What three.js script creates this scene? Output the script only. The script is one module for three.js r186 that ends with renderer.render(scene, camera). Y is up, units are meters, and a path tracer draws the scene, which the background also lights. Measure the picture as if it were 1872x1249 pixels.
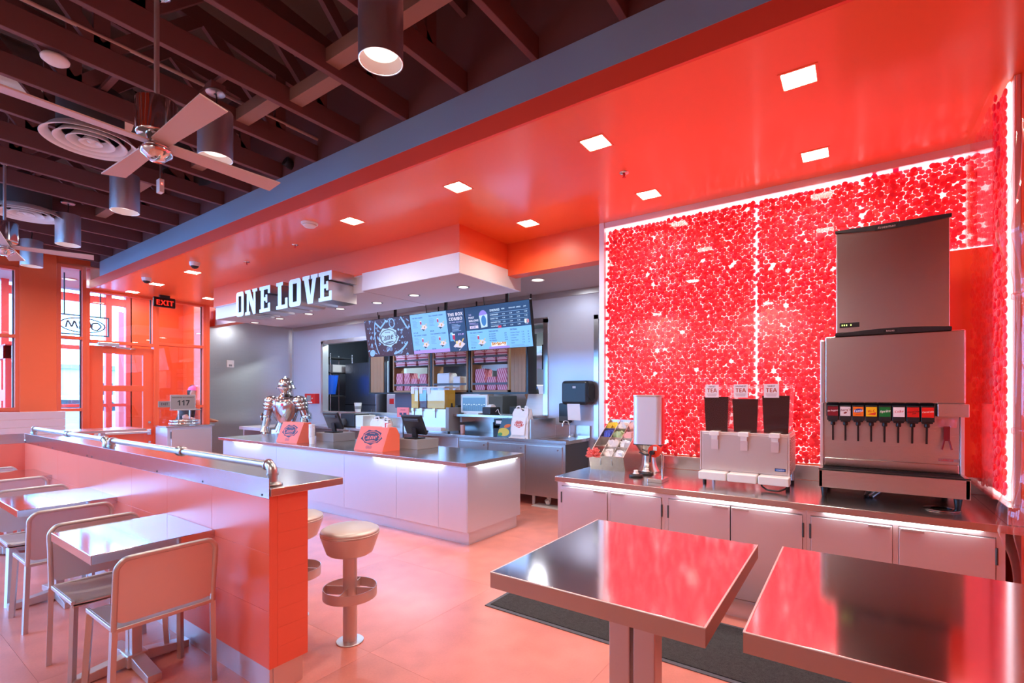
import * as THREE from 'three';
import { RoundedBoxGeometry } from 'three/addons/geometries/RoundedBoxGeometry.js';
import { mergeGeometries } from 'three/addons/utils/BufferGeometryUtils.js';
import { RectAreaLightUniformsLib } from 'three/addons/lights/RectAreaLightUniformsLib.js';
import { MarchingCubes } from 'three/addons/objects/MarchingCubes.js';
import { TextGeometry } from 'three/addons/geometries/TextGeometry.js';
import { FontLoader } from 'three/addons/loaders/FontLoader.js';

// ---------- camera, sky, large lights, exposure ----------
const scene = new THREE.Scene();
const camera = new THREE.PerspectiveCamera(69.92, 1872 / 1249, 0.05, 200);
camera.position.set(0, 1.55, 0);
camera.rotation.set(0, Math.atan2(624, 893), 0);
camera.setViewOffset(1872, 1249, 0, -96.5, 1872, 1249);   // shifted lens: horizon at row 721
const renderer = new THREE.WebGLRenderer({ antialias: true });
renderer.toneMapping = THREE.LinearToneMapping;
renderer.toneMappingExposure = 1.3;
renderer.shadowMap.enabled = true;
RectAreaLightUniformsLib.init();
scene.background = new THREE.Color().setRGB(2.2, 6.6, 14.5);   // bright overcast daylight outside

let lightCount = 0;
function areaLight(w, h, [x, y, z], [tx, ty, tz], rgb, L) {    // a panel of w x h at a point, shining towards another
  const l = new THREE.RectAreaLight(new THREE.Color().setRGB(...rgb), L, w, h);
  l.name = 'area_lamp_' + (++lightCount);
  l.position.set(x, y, z); l.lookAt(tx, ty, tz); scene.add(l);
  return l;
}

// ---------- helpers ----------
let seed = 7;
const rnd = () => { seed = (seed * 1664525 + 1013904223) >>> 0; return seed / 4294967296; };
const rr = (a, b) => a + (b - a) * rnd();
const PI = Math.PI;
const taken = {};
function numbered(n) { taken[n] = (taken[n] ?? -1) + 1; return taken[n] ? n + '_' + String(taken[n]).padStart(3, '0') : n; }

function boxUV(g) {   // uv in metres, by the way each face points
  const p = g.attributes.position, n = g.attributes.normal, uv = new Float32Array(p.count * 2);
  for (let i = 0; i < p.count; i++) {
    const ax = Math.abs(n.getX(i)), ay = Math.abs(n.getY(i)), az = Math.abs(n.getZ(i));
    const X = p.getX(i), Y = p.getY(i), Z = p.getZ(i);
    if (ay >= ax && ay >= az) { uv[2 * i] = X; uv[2 * i + 1] = Z; }
    else if (ax >= az) { uv[2 * i] = Z; uv[2 * i + 1] = Y; }
    else { uv[2 * i] = X; uv[2 * i + 1] = Y; }
  }
  g.setAttribute('uv', new THREE.BufferAttribute(uv, 2));
  return g;
}
function clean(g) {
  let q = g.index ? g.toNonIndexed() : g;
  for (const k of Object.keys(q.attributes)) if (!['position', 'normal', 'uv'].includes(k)) q.deleteAttribute(k);
  if (!q.attributes.normal) q.computeVertexNormals();
  if (!q.attributes.uv) q.setAttribute('uv', new THREE.BufferAttribute(new Float32Array(q.attributes.position.count * 2), 2));
  q.morphAttributes = {}; q.clearGroups?.();
  return q;
}
const XF = (g, [x, y, z] = [0, 0, 0], [a, b, c] = [0, 0, 0]) => g.applyMatrix4(new THREE.Matrix4().compose(new THREE.Vector3(x, y, z), new THREE.Quaternion().setFromEuler(new THREE.Euler(a, b, c)), new THREE.Vector3(1, 1, 1)));
// box from extents, edges rounded by r
function B(x0, x1, y0, y1, z0, z1, r = 0) {
  const w = Math.abs(x1 - x0), h = Math.abs(y1 - y0), d = Math.abs(z1 - z0);
  const rad = Math.min(r, w / 2.01, h / 2.01, d / 2.01);
  const g = rad > 0 ? new RoundedBoxGeometry(w, h, d, 2, rad) : new THREE.BoxGeometry(w, h, d);
  return XF(g, [(x0 + x1) / 2, (y0 + y1) / 2, (z0 + z1) / 2]);
}
const bx = (w, h, d, pos, rot, r = 0) => XF(r ? new RoundedBoxGeometry(w, h, d, 2, Math.min(r, w / 2.01, h / 2.01, d / 2.01)) : new THREE.BoxGeometry(w, h, d), pos, rot);
const cyl = (r1, r2, h, pos, rot, n = 24, open = false) => XF(new THREE.CylinderGeometry(r1, r2, h, n, 1, open), pos, rot);
const tube = (pts, r, n = 40, m = 10, closed = false) => new THREE.TubeGeometry(new THREE.CatmullRomCurve3(pts.map((p) => new THREE.Vector3(...p)), closed, 'catmullrom', 0.2), n, r, m, closed);
const lathe = (prof, n = 32, pos, rot) => XF(new THREE.LatheGeometry(prof.map((p) => new THREE.Vector2(...p)), n), pos, rot);
const rod = (a, b, r, n = 12) => { const A = new THREE.Vector3(...a), D = new THREE.Vector3(...b).sub(A), g = new THREE.CylinderGeometry(r, r, D.length(), n); const q = new THREE.Quaternion().setFromUnitVectors(new THREE.Vector3(0, 1, 0), D.clone().normalize()); return g.applyMatrix4(new THREE.Matrix4().compose(A.addScaledVector(D, 0.5), q, new THREE.Vector3(1, 1, 1))); };
const bar = (a, b, w, h) => { const A = new THREE.Vector3(...a), D = new THREE.Vector3(...b).sub(A), g = new THREE.BoxGeometry(w, D.length(), h); const q = new THREE.Quaternion().setFromUnitVectors(new THREE.Vector3(0, 1, 0), D.clone().normalize()); return g.applyMatrix4(new THREE.Matrix4().compose(A.addScaledVector(D, 0.5), q, new THREE.Vector3(1, 1, 1))); };
const ell = (rx, ry, rz, pos, rot, n = 18, m = 12) => XF(new THREE.SphereGeometry(1, n, m).scale(rx, ry, rz), pos, rot);
const shp = (pts) => { const s = new THREE.Shape(); pts.forEach(([x, y], i) => i ? s.lineTo(x, y) : s.moveTo(x, y)); s.closePath(); return s; };
const extr = (shape, depth, bevel = 0, pos, rot) => XF(new THREE.ExtrudeGeometry(shape, { depth, bevelEnabled: bevel > 0, bevelSize: bevel, bevelThickness: bevel, bevelSegments: 2, curveSegments: 10 }), pos, rot);
function rrect(w, h, r) { const s = new THREE.Shape(), a = w / 2, b = h / 2; s.moveTo(-a + r, -b); s.lineTo(a - r, -b); s.quadraticCurveTo(a, -b, a, -b + r); s.lineTo(a, b - r); s.quadraticCurveTo(a, b, a - r, b); s.lineTo(-a + r, b); s.quadraticCurveTo(-a, b, -a, b - r); s.lineTo(-a, -b + r); s.quadraticCurveTo(-a, -b, -a + r, -b); return s; }

function part(name, geos, mat, parent, keepUV = false) {
  const list = (Array.isArray(geos) ? geos : [geos]).map(clean);
  const g = list.length > 1 ? mergeGeometries(list) : list[0];
  if (!keepUV) boxUV(g);
  const m = new THREE.Mesh(g, mat);
  m.name = name; m.castShadow = m.receiveShadow = true;
  parent.add(m);
  return m;
}
function thing(name, label, category, pos = [0, 0, 0], ry = 0, group) {
  const o = new THREE.Group();
  o.name = numbered(name); o.position.set(...pos); o.rotation.y = ry;
  o.userData = { label, category };
  if (group) o.userData.group = group;
  scene.add(o);
  return o;
}
function solo(name, geos, mat, label, category, group, keepUV = false) {
  const m = part(numbered(name), geos, mat, scene, keepUV);
  m.userData = { label, category };
  if (group) m.userData.group = group;
  return m;
}
function copyOf(o, pos, ry, label) {
  const c = o.clone(); c.name = numbered(o.name.replace(/_\d{3}$/, ''));
  c.position.set(...pos); c.rotation.y = ry; c.userData = { ...o.userData, label }; scene.add(c);
  return c;
}
function structure(name, label) { const o = new THREE.Group(); o.name = name; o.userData = { kind: 'structure', label, category: name.split('_')[0] }; scene.add(o); return o; }

// ---------- materials ----------
function tex(n, m, fn, repeat = [1, 1], srgb = false) {   // computed texture; repeat counts per metre
  const d = new Uint8Array(n * m * 4);
  for (let y = 0; y < m; y++) for (let x = 0; x < n; x++) { const c = fn(x, y), i = (y * n + x) * 4; d[i] = c[0]; d[i + 1] = c[1] ?? c[0]; d[i + 2] = c[2] ?? c[0]; d[i + 3] = 255; }
  const t = new THREE.DataTexture(d, n, m); t.wrapS = t.wrapT = THREE.RepeatWrapping; t.magFilter = THREE.LinearFilter; t.minFilter = THREE.LinearMipmapLinearFilter; t.generateMipmaps = true;
  t.repeat.set(...repeat); if (srgb) t.colorSpace = THREE.SRGBColorSpace; t.needsUpdate = true;
  return t;
}
const streakH = (() => { const n = 256, a = new Float32Array(n * n); for (let y = 0; y < n; y++) { let v = 0.5 + 0.5 * (rnd() - 0.5); for (let x = 0; x < n; x++) { if (rnd() < 0.03) v = 0.5 + 0.7 * (rnd() - 0.5); a[y * n + x] = v; } } return a; })();
const brushed = tex(256, 256, (x, y) => [Math.round(255 * Math.min(1, Math.max(0, 0.72 + 0.22 * (streakH[y * 256 + x] - 0.5))))], [1.6, 11]);
const brushedV = tex(256, 256, (x, y) => [Math.round(255 * Math.min(1, Math.max(0, 0.72 + 0.22 * (streakH[x * 256 + y] - 0.5))))], [11, 1.6]);
const speck = tex(256, 256, () => [Math.round(150 + 105 * rnd())], [3, 3]);
const smoothNoise = (n, cells) => { const g = Array.from({ length: cells * cells }, rnd); return (x, y) => { const u = x / n * cells, v = y / n * cells, i = Math.floor(u), j = Math.floor(v), f = u - i, h = v - j, s = (t) => t * t * (3 - 2 * t), at = (a, b) => g[((b + cells) % cells) * cells + (a + cells) % cells]; return (at(i, j) * (1 - s(f)) + at(i + 1, j) * s(f)) * (1 - s(h)) + (at(i, j + 1) * (1 - s(f)) + at(i + 1, j + 1) * s(f)) * s(h); }; };
const lin = (r, g, b) => new THREE.Color().setRGB(r, g, b);
const mat = (rgb, rough = 0.6, metal = 0, more = {}) => { const c = lin(...rgb), o = { color: c, roughness: rough, metalness: metal, ...more }; return (more.clearcoat || more.transmission || more.anisotropy || more.sheen) ? new THREE.MeshPhysicalMaterial(o) : new THREE.MeshStandardMaterial(o); };
const n1 = smoothNoise(512, 8), n2 = smoothNoise(512, 32);
const floorMap = tex(512, 512, (x, y) => { const v = 0.93 + 0.1 * (n1(x, y) - 0.5) + 0.06 * (n2(x, y) - 0.5) + 0.03 * (rnd() - 0.5); return [255 * Math.min(1, v), 255 * Math.min(1, v * 0.985), 255 * Math.min(1, v * 0.98)].map(Math.round); }, [0.35, 0.35], true);
const carpetMap = tex(256, 256, (x, y) => { const v = 0.55 + 0.45 * rnd() + 0.12 * (n2(x * 2, y * 2) - 0.5); return [Math.round(255 * Math.min(1, v))]; }, [2.2, 2.2], true);
const woodN = smoothNoise(256, 24);
const woodMap = tex(256, 256, (x, y) => { const v = 0.72 + 0.28 * Math.sin((x + 14 * woodN(x / 6, y / 3)) * 0.55) * 0.5 + 0.08 * rnd(); return [255 * v, 255 * v * 0.97, 255 * v * 0.92].map((c) => Math.max(0, Math.min(255, Math.round(c)))); }, [5, 1.3], true);

const M = {
  floor: mat([0.86, 0.30, 0.225], 0.32, 0, { map: floorMap }),
  grout: mat([0.68, 0.27, 0.21], 0.8),
  orange: mat([0.88, 0.115, 0.03], 0.42, 0, { clearcoat: 0.25, clearcoatRoughness: 0.3 }),
  soffit: mat([0.97, 0.145, 0.026], 0.4, 0, { clearcoat: 0.7, clearcoatRoughness: 0.18 }),
  fasciaRed: mat([0.93, 0.085, 0.04], 0.45),
  orangeTile: mat([0.95, 0.16, 0.088], 0.35, 0, { clearcoat: 0.3, clearcoatRoughness: 0.25 }),
  frame: mat([0.80, 0.10, 0.035], 0.4),
  white: mat([0.80, 0.80, 0.80], 0.35, 0.15),
  lid: mat([0.55, 0.49, 0.51], 0.75),
  plaster: mat([0.70, 0.67, 0.68], 0.8),
  beam: mat([0.17, 0.07, 0.07], 0.7),
  beamEdge: mat([0.085, 0.026, 0.026], 0.7),
  deck: mat([0.16, 0.10, 0.075], 0.95),
  fasciaSteel: mat([0.30, 0.44, 0.58], 0.42, 0.1),
  steel: mat([0.66, 0.63, 0.61], 0.42, 1, { roughnessMap: brushed }),
  steelV: mat([0.66, 0.63, 0.61], 0.42, 1, { roughnessMap: brushedV }),
  steelSoft: mat([0.78, 0.70, 0.70], 0.62, 0.9, { roughnessMap: brushed }),  // pink bounce from the floor is tinted into this steel
  steelFront: mat([0.74, 0.78, 0.87], 0.6, 0.8, { roughnessMap: brushedV }),  // cool daylight cast put into the metal colour
  steelTop: mat([0.66, 0.63, 0.62], 0.3, 1, { roughnessMap: brushed }),
  tableTop: mat([0.66, 0.60, 0.60], 0.13, 1, { roughnessMap: brushed }),
  tableEdge: mat([0.58, 0.44, 0.38], 0.5, 0.9, { roughnessMap: brushed }),  // coppery tone stands in for the floor mirrored in the edge
  lathed: mat([0.78, 0.76, 0.78], 0.36, 1),
  sheet: mat([0.62, 0.63, 0.74], 0.45, 0.35),
  chrome: mat([0.72, 0.71, 0.72], 0.1, 1),
  galv: mat([0.62, 0.62, 0.63], 0.3, 0.95),
  alu: mat([0.66, 0.60, 0.58], 0.42, 0.85),
  vinyl: mat([0.70, 0.62, 0.56], 0.36, 0.35, { bumpMap: speck, bumpScale: 0.0004 }),
  black: mat([0.012, 0.012, 0.014], 0.4),
  blackSoft: mat([0.02, 0.02, 0.022], 0.75),
  grey: mat([0.30, 0.29, 0.29], 0.6),
  darkGrey: mat([0.06, 0.06, 0.065], 0.55),
  mat: mat([0.075, 0.072, 0.074], 1, 0, { map: carpetMap, bumpMap: carpetMap, bumpScale: 0.004 }),
  rubber: mat([0.09, 0.09, 0.11], 0.55),
  plasticWhite: mat([0.82, 0.78, 0.75], 0.45),
  paper: mat([0.85, 0.80, 0.78], 0.9),
  blade: mat([0.62, 0.44, 0.40], 0.55),
  wood: mat([0.66, 0.36, 0.18], 0.5, 0, { map: woodMap }),
  redBox: mat([0.66, 0.012, 0.012], 0.4),
  signOrange: mat([0.93, 0.17, 0.09], 0.6),
  blueBucket: mat([0.01, 0.12, 0.75], 0.4),
  tea: mat([0.035, 0.004, 0.004], 0.15),
  lemonade: mat([0.72, 0.50, 0.05], 0.3),
  kitchenWhite: mat([0.62, 0.72, 0.74], 0.6),
  kitchenDark: mat([0.16, 0.19, 0.24], 0.4, 0.4),
  glass: new THREE.MeshPhysicalMaterial({ color: 0xffffff, roughness: 0, metalness: 0, transmission: 1, thickness: 0, ior: 1.5 }),
  acrylic: new THREE.MeshPhysicalMaterial({ color: lin(1, 0.93, 0.94), roughness: 0.02, transmission: 1, thickness: 0, ior: 1.49 }),
  glow: (rgb, i = 1, base = [0.8, 0.8, 0.8]) => new THREE.MeshStandardMaterial({ color: lin(...base), emissive: lin(...rgb), emissiveIntensity: i, roughness: 0.6 }),
};
M.lamp = M.glow([1, 0.93, 0.82], 0.95);
M.ledWhite = M.glow([0.86, 0.93, 1], 3);
M.ledPink = M.glow([1, 0.80, 0.92], 1.6);

// ---------- printed faces ----------
function canvas(w, h, draw) {
  const c = document.createElement('canvas'); c.width = w; c.height = h;
  const g = c.getContext('2d'); draw(g, w, h);
  const t = new THREE.CanvasTexture(c); t.colorSpace = THREE.SRGBColorSpace; t.magFilter = THREE.LinearFilter;
  return t;
}
const printed = (t, rough = 0.6) => new THREE.MeshStandardMaterial({ map: t, roughness: rough });
const screenMat = (t, i) => new THREE.MeshStandardMaterial({ color: 0x050505, emissive: 0xffffff, emissiveMap: t, emissiveIntensity: i, roughness: 0.25 });
const face = (w, h, pos, rot, [u0, v0, u1, v1] = [0, 0, 1, 1]) => { const g = new THREE.PlaneGeometry(w, h), uv = g.attributes.uv; for (let i = 0; i < uv.count; i++) uv.setXY(i, u0 + uv.getX(i) * (u1 - u0), v0 + uv.getY(i) * (v1 - v0)); return XF(g, pos, rot); };
function emblem(g, cx, cy, s, dark, light, band) {   // the house logo: a spiky oval with a script word
  g.save(); g.translate(cx, cy); g.scale(s / 100, s / 100);
  g.fillStyle = dark; g.beginPath();
  for (let i = 0; i <= 96; i++) { const a = i / 96 * 2 * PI, k = 100 + 10 * Math.max(0, Math.sin(a * 9 + 1)) + 5 * Math.sin(a * 5); const X = k * Math.cos(a), Y = 0.68 * k * Math.sin(a); i ? g.lineTo(X, Y) : g.moveTo(X, Y); } g.fill();
  g.strokeStyle = light; g.lineWidth = 6; g.beginPath(); g.ellipse(0, 0, 88, 56, 0, 0, 2 * PI); g.stroke();
  g.fillStyle = light; g.textAlign = 'center'; g.font = 'italic bold 15px serif'; g.fillText('Raising', -5, -32);
  g.rotate(-0.1); g.font = 'italic bold 58px serif'; g.fillText("Cane's", 0, 20); g.rotate(0.1);
  g.beginPath(); g.ellipse(4, 39, 46, 7, -0.1, 0, 2 * PI); g.fill();
  g.fillStyle = band; g.font = 'bold 8px sans-serif'; g.fillText('CHICKEN FINGERS', 4, 42);
  g.restore();
}
const loops = (g, x, y, r, col) => { g.strokeStyle = col; g.lineWidth = r * 0.28; for (const k of [-1, 1]) { g.beginPath(); g.arc(x + k * r * 1.1, y, r, 0, 2 * PI); g.stroke(); g.beginPath(); g.arc(x + k * r * 1.1, y, r * 0.35, 0, 2 * PI); g.stroke(); } };

// ---------- the setting ----------
// floor: large sheets with hairline joints
{
  const f = structure('floor', 'salmon pink floor of large smooth square sheets');
  part('bed', B(-10.9, 1.3, -0.3, -0.012, -9.3, 3.6), M.grout, f);
  const S = 1.22, x0 = -2.376, z0 = -1.915, g0 = new THREE.BoxGeometry(S - 0.0012, 0.012, S - 0.0012);
  const g = boxUV(clean(g0));
  for (let i = -7; i <= 2; i++) for (let j = -6; j <= 2; j++) {
    const t = new THREE.Mesh(g, M.floor); t.name = 'tile'; t.position.set(x0 + (i + 0.5) * S, -0.006, z0 + (j + 0.5) * S); t.receiveShadow = t.castShadow = true; f.add(t);
  }
}
const ZB = -4.59, SY = 3.281;   // back wall face, underside of the dropped ceiling
// ceiling: dark roof deck on open trusses
{
  const c = structure('ceiling', 'dark open roof deck on wine red timber trusses');
  part('deck', B(-10.9, 1.3, 4.75, 4.95, -9.3, 3.7), M.deck, c);
  const z0 = -2.62, z1 = 1.3;
  for (let k = -4; k < 16; k++) {
    const x = -1.665 - 0.587 * k + 0.02;
    if (x < -10.2 || x > 1.1) continue;
    const t = part('beam', [B(x - 0.022, x + 0.022, 3.65, 3.80, z0, z1, 0.004)], M.beam, c);
    part('top_chord', bar([x, 4.25, z0], [x, 4.7, z1], 0.04, 0.12), M.beam, t);
    for (let i = 0; i < 3; i++) {
      const za = z0 + 0.35 + i * 1.2, zm = za + 0.6, zb = za + 1.2, top = (z) => 4.25 + (z - z0) / (z1 - z0) * 0.45;
      part('web', [bar([x, 3.76, za], [x, top(zm), zm], 0.038, 0.085), bar([x, top(zm), zm], [x, 3.76, zb], 0.038, 0.085), bar([x, 3.76, za], [x, top(za), za], 0.038, 0.085)], M.beam, t);
    }
  }
  // timber blocking between the beams
  for (const [k, z] of [[0, -1.95], [1, -1.95], [2, -2.05], [3, -1.95], [5, -2.1], [7, -1.95], [9, -2.0], [2, -0.6], [6, -0.5], [10, -0.6]]) {
    const x = -1.665 - 0.587 * k + 0.02;
    part('blocking', B(x - 0.565, x - 0.022, 3.70, 3.79, z - 0.05, z + 0.05), M.blade.clone(), c).material.color.setRGB(0.30, 0.16, 0.12);
  }
  part('bulkhead_wall', B(-10.3, 1.2, 3.65, 4.75, -2.80, -2.62), M.beam, c);
}
// dropped ceiling over the counters
const squareLights = [[-0.245, -3.09], [-1.455, -3.09], [-2.71, -3.09], [-4.11, -3.09], [-0.227, -4.15], [-1.453, -4.15], [-2.70, -4.15], [-7.69, -3.09], [-8.99, -3.10], [-10.0, -3.10], [-9.55, -4.10]];
{
  const s = structure('trim_1', 'glossy orange dropped ceiling over the counters');
  const shape = shp([[-10.3, -2.621], [1.0, -2.621], [1.0, -4.62], [-10.3, -4.62]]);
  for (const [x, z] of squareLights) { const a = 0.082, h = new THREE.Path(); h.moveTo(x - a, z - a); h.lineTo(x - a, z + a); h.lineTo(x + a, z + a); h.lineTo(x + a, z - a); h.closePath(); shape.holes.push(h); }
  const g = new THREE.ExtrudeGeometry(shape, { depth: 0.012, bevelEnabled: false });
  g.rotateX(PI / 2); g.translate(0, SY + 0.012, 0);   // shape y becomes world z
  part('panel', g, M.soffit, s);
  part('fascia', B(-10.28, 1.0, SY, 3.416, -2.62, -2.60), M.fasciaRed, s);
  part('upper_board', B(-10.28, 1.0, 3.40, 3.42, -4.62, -2.62), M.blackSoft, s);
  part('steel_beam', B(-9.78, 1.2, 3.416, 3.65, -2.76, -2.60, 0.003), M.fasciaSteel, s);
}
// back wall with its opening to the kitchen
{
  const w = structure('wall_back', 'orange wall behind the drinks counter');
  part('panel', [B(-2.06, 1.2, 0, 3.42, -4.85, -4.70)], M.orange, w);
  part('header', B(-10.75, -2.06, 2.915, 3.42, -4.75, ZB), M.orange, w);
  part('header_trim', B(-10.4, -8.62, 2.917, 3.24, ZB, -4.575), M.white, w);
  part('end_trim', B(-2.115, -2.06, 0, SY, -4.86, -4.57), M.steelSoft, w);
}
{
  const w = structure('wall_right', 'orange wall to the right of the drinks counter');
  part('panel', B(0.95, 1.15, 0, 4.75, -4.70, 1.5), M.orange, w);
  part('pier', B(0.74, 0.95, 0, 3.40, -4.70, -3.72), M.orange, w);
}
// kitchen shell
{
  const w = structure('wall_kitchen', 'brushed steel kitchen wall with a long serving opening');
  part('left_sheet', B(-10.80, -10.72, 0, 3.087, -6.4, -4.43), M.steel, w);
  part('corner_trim', B(-10.72, -10.66, 0.9, 3.087, -6.40, -6.36), M.galv, w);
  part('sheet', [B(-10.72, -9.53, 0, 3.087, -6.5, -6.4), B(-9.53, -3.85, 2.66, 3.087, -6.5, -6.4), B(-3.85, -3.03, 0, 3.087, -6.5, -6.4), B(-9.53, -3.85, 0, 1.18, -6.5, -6.4), B(-3.03, -2.06, 2.62, 3.087, -6.5, -6.4)], M.sheet, w);
  part('opening_frame', [B(-9.57, -9.50, 1.14, 2.70, -6.52, -6.38), B(-3.88, -3.80, 1.14, 2.70, -6.52, -6.38), B(-9.57, -3.80, 2.64, 2.72, -6.52, -6.38), B(-9.57, -3.80, 1.14, 1.185, -6.56, -6.36)], M.galv, w);
  part('door_frame', [B(-3.03, -2.96, 0, 2.68, -6.52, -6.37), B(-3.03, -2.1, 2.62, 2.68, -6.52, -6.37)], M.galv, w);
  part('top_rail', B(-10.7, -2.06, 3.0, 3.087, -6.4, -6.385), M.steel, w);
  part('side_return', B(-2.14, -2.06, 0, 3.087, -9.2, -4.86), M.steelSoft, w);
  part('far_sheet', B(-10.72, -2.06, 0, 3.2, -9.3, -9.2), M.steelSoft, w);
  part('far_left_sheet', B(-10.80, -10.72, 0, 3.2, -9.2, -6.5), M.kitchenDark, w);
  const c = structure('ceiling_kitchen', 'pale kitchen ceiling');
  part('board', B(-10.8, -2.06, 3.087, 3.2, -6.5, -4.75), M.lid, c);
  part('far_board', B(-10.8, -2.06, 3.0, 3.2, -9.3, -6.5), M.kitchenWhite, c);
}
// left end wall with storefront
const XE = -10.3;
{
  const w = structure('wall_left', 'orange end wall around the entrance windows');
  part('column', B(XE - 0.2, XE + 0.03, 0, 4.75, -2.20, -1.78, 0.006), M.orange, w);
  part('sill_wall', [B(XE - 0.2, XE, 0, 1.30, -1.78, 1.32), B(XE - 0.2, XE, 3.62, 4.75, -2.62, -2.2), B(XE - 0.2, XE, 3.46, 4.75, -1.78, 1.32), B(XE - 0.2, XE, 3.29, 4.75, -4.7, -2.62)], M.orange, w);
  part('side_column', B(XE - 0.5, XE + 0.02, 0, 3.3, -4.43, -4.36), M.orange, w);
}
function glazed(name, label, z0, z1, y0, y1, rails, f = 0.05) {   // an orange framed window in the end wall
  const w = structure(name, label), d0 = XE - 0.10, d1 = XE + 0.03;
  part('frame', [B(d0, d1, y0, y1, z0, z0 + f, 0.003), B(d0, d1, y0, y1, z1 - f, z1, 0.003), B(d0, d1, y1 - f, y1, z0 + f, z1 - f), B(d0, d1, y0, y0 + f, z0 + f, z1 - f), ...rails.map((y) => B(d0, d1, y - f / 2, y + f / 2, z0 + f, z1 - f, 0.003))], M.frame, w);
  const ys = [y0 + f, ...rails.flatMap((y) => [y - f / 2, y + f / 2]), y1 - f];
  for (let i = 0; i < ys.length; i += 2) part('pane', B(XE - 0.05, XE - 0.044, ys[i], ys[i + 1], z0 + f, z1 - f), M.glass, w);
  part('gasket', [B(XE - 0.055, XE - 0.038, y0 + f, y1 - f, z0 + f - 0.001, z0 + f + 0.018), ], M.rubber, w);
}
glazed('window_1', 'tall storefront window left of the orange column', -1.78, 0.2, 1.30, 3.46, [2.42]);
glazed('window_2', 'narrow sidelight window left of the entrance door', -2.56, -2.20, 0.05, 3.62, [1.30, 2.46, 0.55]);
glazed('window_3', 'transom window above the entrance door', -3.53, -2.56, 2.40, 3.29, []);
glazed('window_4', 'sidelight window right of the entrance door', -4.36, -3.53, 0.05, 3.29, [1.32, 2.46]);
glazed('window_5', 'storefront window further along the end wall', 0.25, 1.31, 1.30, 3.46, [2.42]);
{
  const d = structure('door_1', 'orange entrance door with two glass panes'), x0 = XE - 0.06, x1 = XE - 0.01, za = -3.50, zb = -2.60;
  part('jamb', [B(XE - 0.1, XE + 0.03, 0, 2.40, -2.60, -2.555), B(XE - 0.1, XE + 0.03, 0, 2.40, -3.535, -3.50)], M.frame, d);
  const leaf = part('leaf', [B(x0, x1, 0.01, 2.36, zb - 0.19, zb, 0.003), B(x0, x1, 0.01, 2.36, za, za + 0.15, 0.003), B(x0, x1, 2.24, 2.36, za + 0.15, zb - 0.19), B(x0, x1, 1.60, 1.70, za + 0.15, zb - 0.19, 0.003), B(x0, x1, 0.55, 0.88, za + 0.15, zb - 0.19, 0.003), B(x0, x1, 0.01, 0.20, za + 0.15, zb - 0.19, 0.003)], M.frame, d);
  for (const [a, b] of [[1.70, 2.24], [0.88, 1.60], [0.20, 0.55]]) part('pane', B(XE - 0.04, XE - 0.034, a, b, za + 0.15, zb - 0.19), M.glass, leaf);
  part('panic_bar', [B(XE, XE + 0.05, 0.86, 0.90, za + 0.06, zb - 0.06, 0.008), B(XE - 0.01, XE + 0.03, 0.83, 0.93, za + 0.04, za + 0.10, 0.008)], M.steel, d);
  part('door_closer', [B(XE, XE + 0.06, 2.36, 2.42, -2.99, -2.70, 0.01), bar([XE + 0.05, 2.35, -2.95], [XE + 0.12, 2.33, -3.12], 0.012, 0.03), bar([XE + 0.12, 2.33, -3.12], [XE + 0.03, 2.34, -3.22], 0.012, 0.03)], M.galv, d);
  part('pull_handle', tube([[XE - 0.07, 0.95, -3.42], [XE - 0.12, 0.97, -3.42], [XE - 0.12, 1.25, -3.42], [XE - 0.07, 1.27, -3.42]], 0.012, 24, 8), M.black, d);
  part('lock', [cyl(0.02, 0.02, 0.03, [XE, 1.05, -3.44], [0, 0, PI / 2]), cyl(0.02, 0.02, 0.03, [XE, 0.70, -3.44], [0, 0, PI / 2])], M.galv, d);
}
// long window wall behind the camera, on the dining side
{
  const w = structure('wall_front', 'orange wall with a row of large storefront windows');
  const Z = 1.32, y0 = 0.02, y1 = 3.45;
  const xs = [-10.3, -8.5, -6.7, -4.9];
  part('panel', [B(-10.5, 1.15, 0, y0, Z, Z + 0.2), B(-10.5, 1.15, y1, 4.75, Z, Z + 0.2),  ...xs.map((x) => B(x - 0.12, x + 0.12, y0, y1, Z, Z + 0.2))], M.orange, w);
  part('plain_wall', B(-4.78, 1.15, y0, y1, Z, Z + 0.2), M.plaster, w);
  for (let i = 0; i < xs.length - 1; i++) {
    part('mullion', [B(xs[i] + 0.12, xs[i + 1] - 0.12, 2.30, 2.36, Z + 0.05, Z + 0.13), B((xs[i] + xs[i + 1]) / 2 - 0.03, (xs[i] + xs[i + 1]) / 2 + 0.03, y0, y1, Z + 0.05, Z + 0.13)], M.frame, w);
    part('pane', B(xs[i] + 0.12, xs[i + 1] - 0.12, y0, y1, Z + 0.09, Z + 0.095), M.glass, w);
  }
}
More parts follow.
